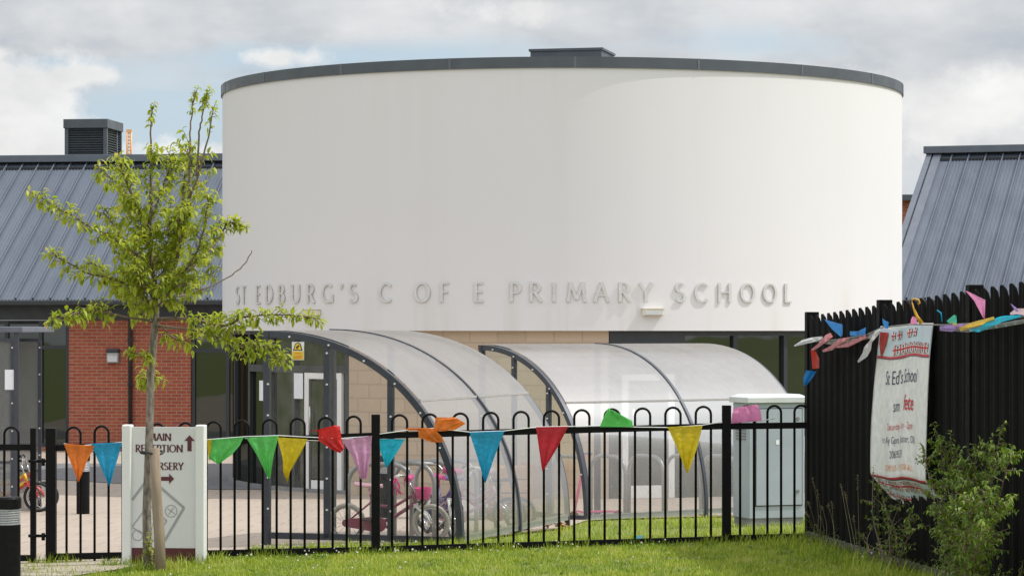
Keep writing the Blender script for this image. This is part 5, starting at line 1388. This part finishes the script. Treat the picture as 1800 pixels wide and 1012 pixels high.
# ================================================================== lawn
def in_grass(x, y):
    if y < 25.25:
        lim = pl(y, [(14, -4.2), (22.6, -3.85), (24.4, -3.35), (24.9, -2.7), (25.3, -2.6)])
        if x < lim + .06: return False
    else:
        if x < pl(y, XR) + .05: return False
    # right limit: the palisade line
    fx = PX0 + SL * (PY0 - y)
    if y < 25.1 and x > fx + 1.2: return False
    return True
gm = MB(); r2 = random.Random(3)
V_, F_, T_ = [], [], []
def blade(x, y, h, w, lean, ang, tint):
    z = gz(x, y) - .004; dx, dy = cos(ang), sin(ang); lx, ly = cos(ang + 1.3) * lean, sin(ang + 1.3) * lean
    o = len(V_)
    V_.extend([(x - dx * w, y - dy * w, z), (x + dx * w, y + dy * w, z), (x - dx * w * .7 + lx * .35, y - dy * w * .7 + ly * .35, z + h * .55), (x + dx * w * .7 + lx * .35, y + dy * w * .7 + ly * .35, z + h * .55), (x + lx, y + ly, z + h)])
    F_.append((o, o + 1, o + 3, o + 2)); F_.append((o + 2, o + 3, o + 4)); T_.extend([tint, tint])
def scatter(n, x0, x1, y0, y1, hmin, hmax, ok=in_grass):
    for _ in range(n):
        x, y = r2.uniform(x0, x1), r2.uniform(y0, y1)
        if not ok(x, y): continue
        if mnoise.noise(Vector((x * 2.2, y * 3.0, 17))) > .28 and r2.random() < .6: continue
        c_ = mnoise.noise(Vector((x * 1.3, y * 1.3, 0))); c2_ = mnoise.noise(Vector((x * 5, y * 5, 4)))
        h = r2.uniform(hmin, hmax) * (1 + .35 * c_ + .35 * c2_); 
        t = clamp(.42 + .34 * c_ + .42 * c2_ + r2.uniform(-.28, .28))
        blade(x, y, h, r2.uniform(.0022, .0045), h * r2.uniform(.1, .9), r2.uniform(0, 2 * pi), t)
scatter(15000, 1.2, 3.5, 20.2, 21.8, .02, .048)
scatter(70000, -4.0, 3.6, 21.8, 25.3, .02, .048)
scatter(3500, -3.5, 3.0, 24.8, 25.35, .03, .075)
scatter(16000, -2.6, 6.5, 25.2, 31.0, .03, .075)
scatter(9000, .6, 8, 30.0, 36.5, .03, .08)
scatter(3500, -2.5, 3.0, 25.25, 26.3, .03, .09)
for px_, y_ in ((660, 24.97), (1277, 24.97), (90, 24.97), (222, 24.5), (356, 24.5), (285, 23.8), (262, 23.85), (1422, 24.9), (1000, 25.0), (1130, 25.02), (480, 25.0), (860, 25.0)):
    xx = (px_ - 900) * y_ / F
    scatter(170, xx - .22, xx + .22, y_ - .12, y_ + .08, .05, .13, lambda x, y: gz(x, y) > -9)
nearf = lambda x, y: in_grass(x, y) and abs(x - (PX0 + SL * (PY0 - y))) < .5 + .15 * mnoise.noise(Vector((x * 2, y * 2, 9)))
scatter(7000, 2.0, 4.0, 20.0, 25.6, .05, .15, nearf)
scatter(2500, -4.4, -3.2, 23.0, 25.2, .02, .06, lambda x, y: r2.random() < .5)
me = bpy.data.meshes.new('grass'); me.from_pydata(V_, [], F_); at = me.attributes.new('tint', 'FLOAT', 'FACE'); at.data.foreach_set('value', T_)
me.materials.append(leaf_mat('grass_blade', [(0, (.12, .19, .016)), (.35, (.25, .345, .026)), (.65, (.36, .43, .048)), (.85, (.46, .47, .095)), (1, (.52, .46, .19))], .35, .5))
go = bpy.data.objects.new('grass', me); COL.objects.link(go); tag(go, 'short sunlit green lawn along the railing and behind it', 'grass', kind='stuff')
# clover heads in the lawn
cl = MB()
for i in range(110):
    if i < 32: x, y = r2.gauss(-1.6, .5), r2.uniform(24.2, 25.0)
    elif i < 56: x, y = r2.gauss(.1, .5), r2.uniform(24.3, 25.05)
    elif i < 80: x, y = r2.uniform(-2.4, -.8), r2.uniform(25.3, 26.2)
    else: x, y = r2.uniform(-3.2, 3), r2.uniform(22.3, 25)
    if not in_grass(x, y): continue
    z = gz(x, y) + r2.uniform(.035, .075); rr = r2.uniform(.005, .009)
    cl.lathe((x, y, z), [(rr * .3, -rr), (rr, -rr * .3), (rr * .9, rr * .5), (rr * .3, rr)], 7)
wl_ = MB()
for i in range(75):
    x, y = r2.uniform(-3.2, 3.0), r2.choice((r2.uniform(22.0, 25.0), r2.uniform(24.5, 25.1), r2.uniform(25.3, 27.5)))
    if not in_grass(x, y): continue
    for k in range(r2.randint(5, 8)):
        a = r2.uniform(0, 2 * pi); leaf(wl_, Vector((x, y, gz(x, y) + .012)), Vector((cos(a), sin(a), r2.uniform(.35, 1.1))), r2.uniform(.05, .095), r2.uniform(.018, .032), 1.1, r2.uniform(.2, .7), 0)
wo_ = wl_.build('lawn_weeds', sl_mat); tag(wo_, 'small broad leaved weeds growing low in the lawn', 'weeds', kind='stuff')
co = cl.build('clover_flowers', mat('clover', (.66, .62, .58), (.5, .42, .4), rough=.8), None); tag(co, 'small white clover flowers dotted through the lawn', 'flowers', kind='stuff')
# scrap of blue plastic and dry leaves on the grass behind the railing
lb = MB(); q = P(1122, 946, 25.6); q.z = gz(q.x, q.y) + .03
lb.grid([[q + Vector((i * .018 - .03, j * .015 - .03, .02 * sin(i * 2 + j * 1.7))) for j in range(5)] for i in range(5)], True)
tag(lb.build('plastic_scrap', FL['blue']), 'scrap of blue plastic in the grass behind the railing', 'litter')
dl = MB(); q = P(980, 922, 29.2); q.z = gz(q.x, q.y) + .02
for i in range(26): leaf(dl, q + Vector((rnd.uniform(-.12, .12), rnd.uniform(-.1, .1), rnd.uniform(0, .05))), Vector((rnd.uniform(-1, 1), rnd.uniform(-1, 1), .5)), .09, .04, .8, rnd.random(), rnd.uniform(-1, 1))
tag(dl.build('dry_leaves', leaf_mat('dry_leaf', [(0, (.22, .09, .03)), (1, (.42, .20, .07))], .2)), 'heap of brown dry leaves between the two bike shelters', 'leaves', kind='stuff')
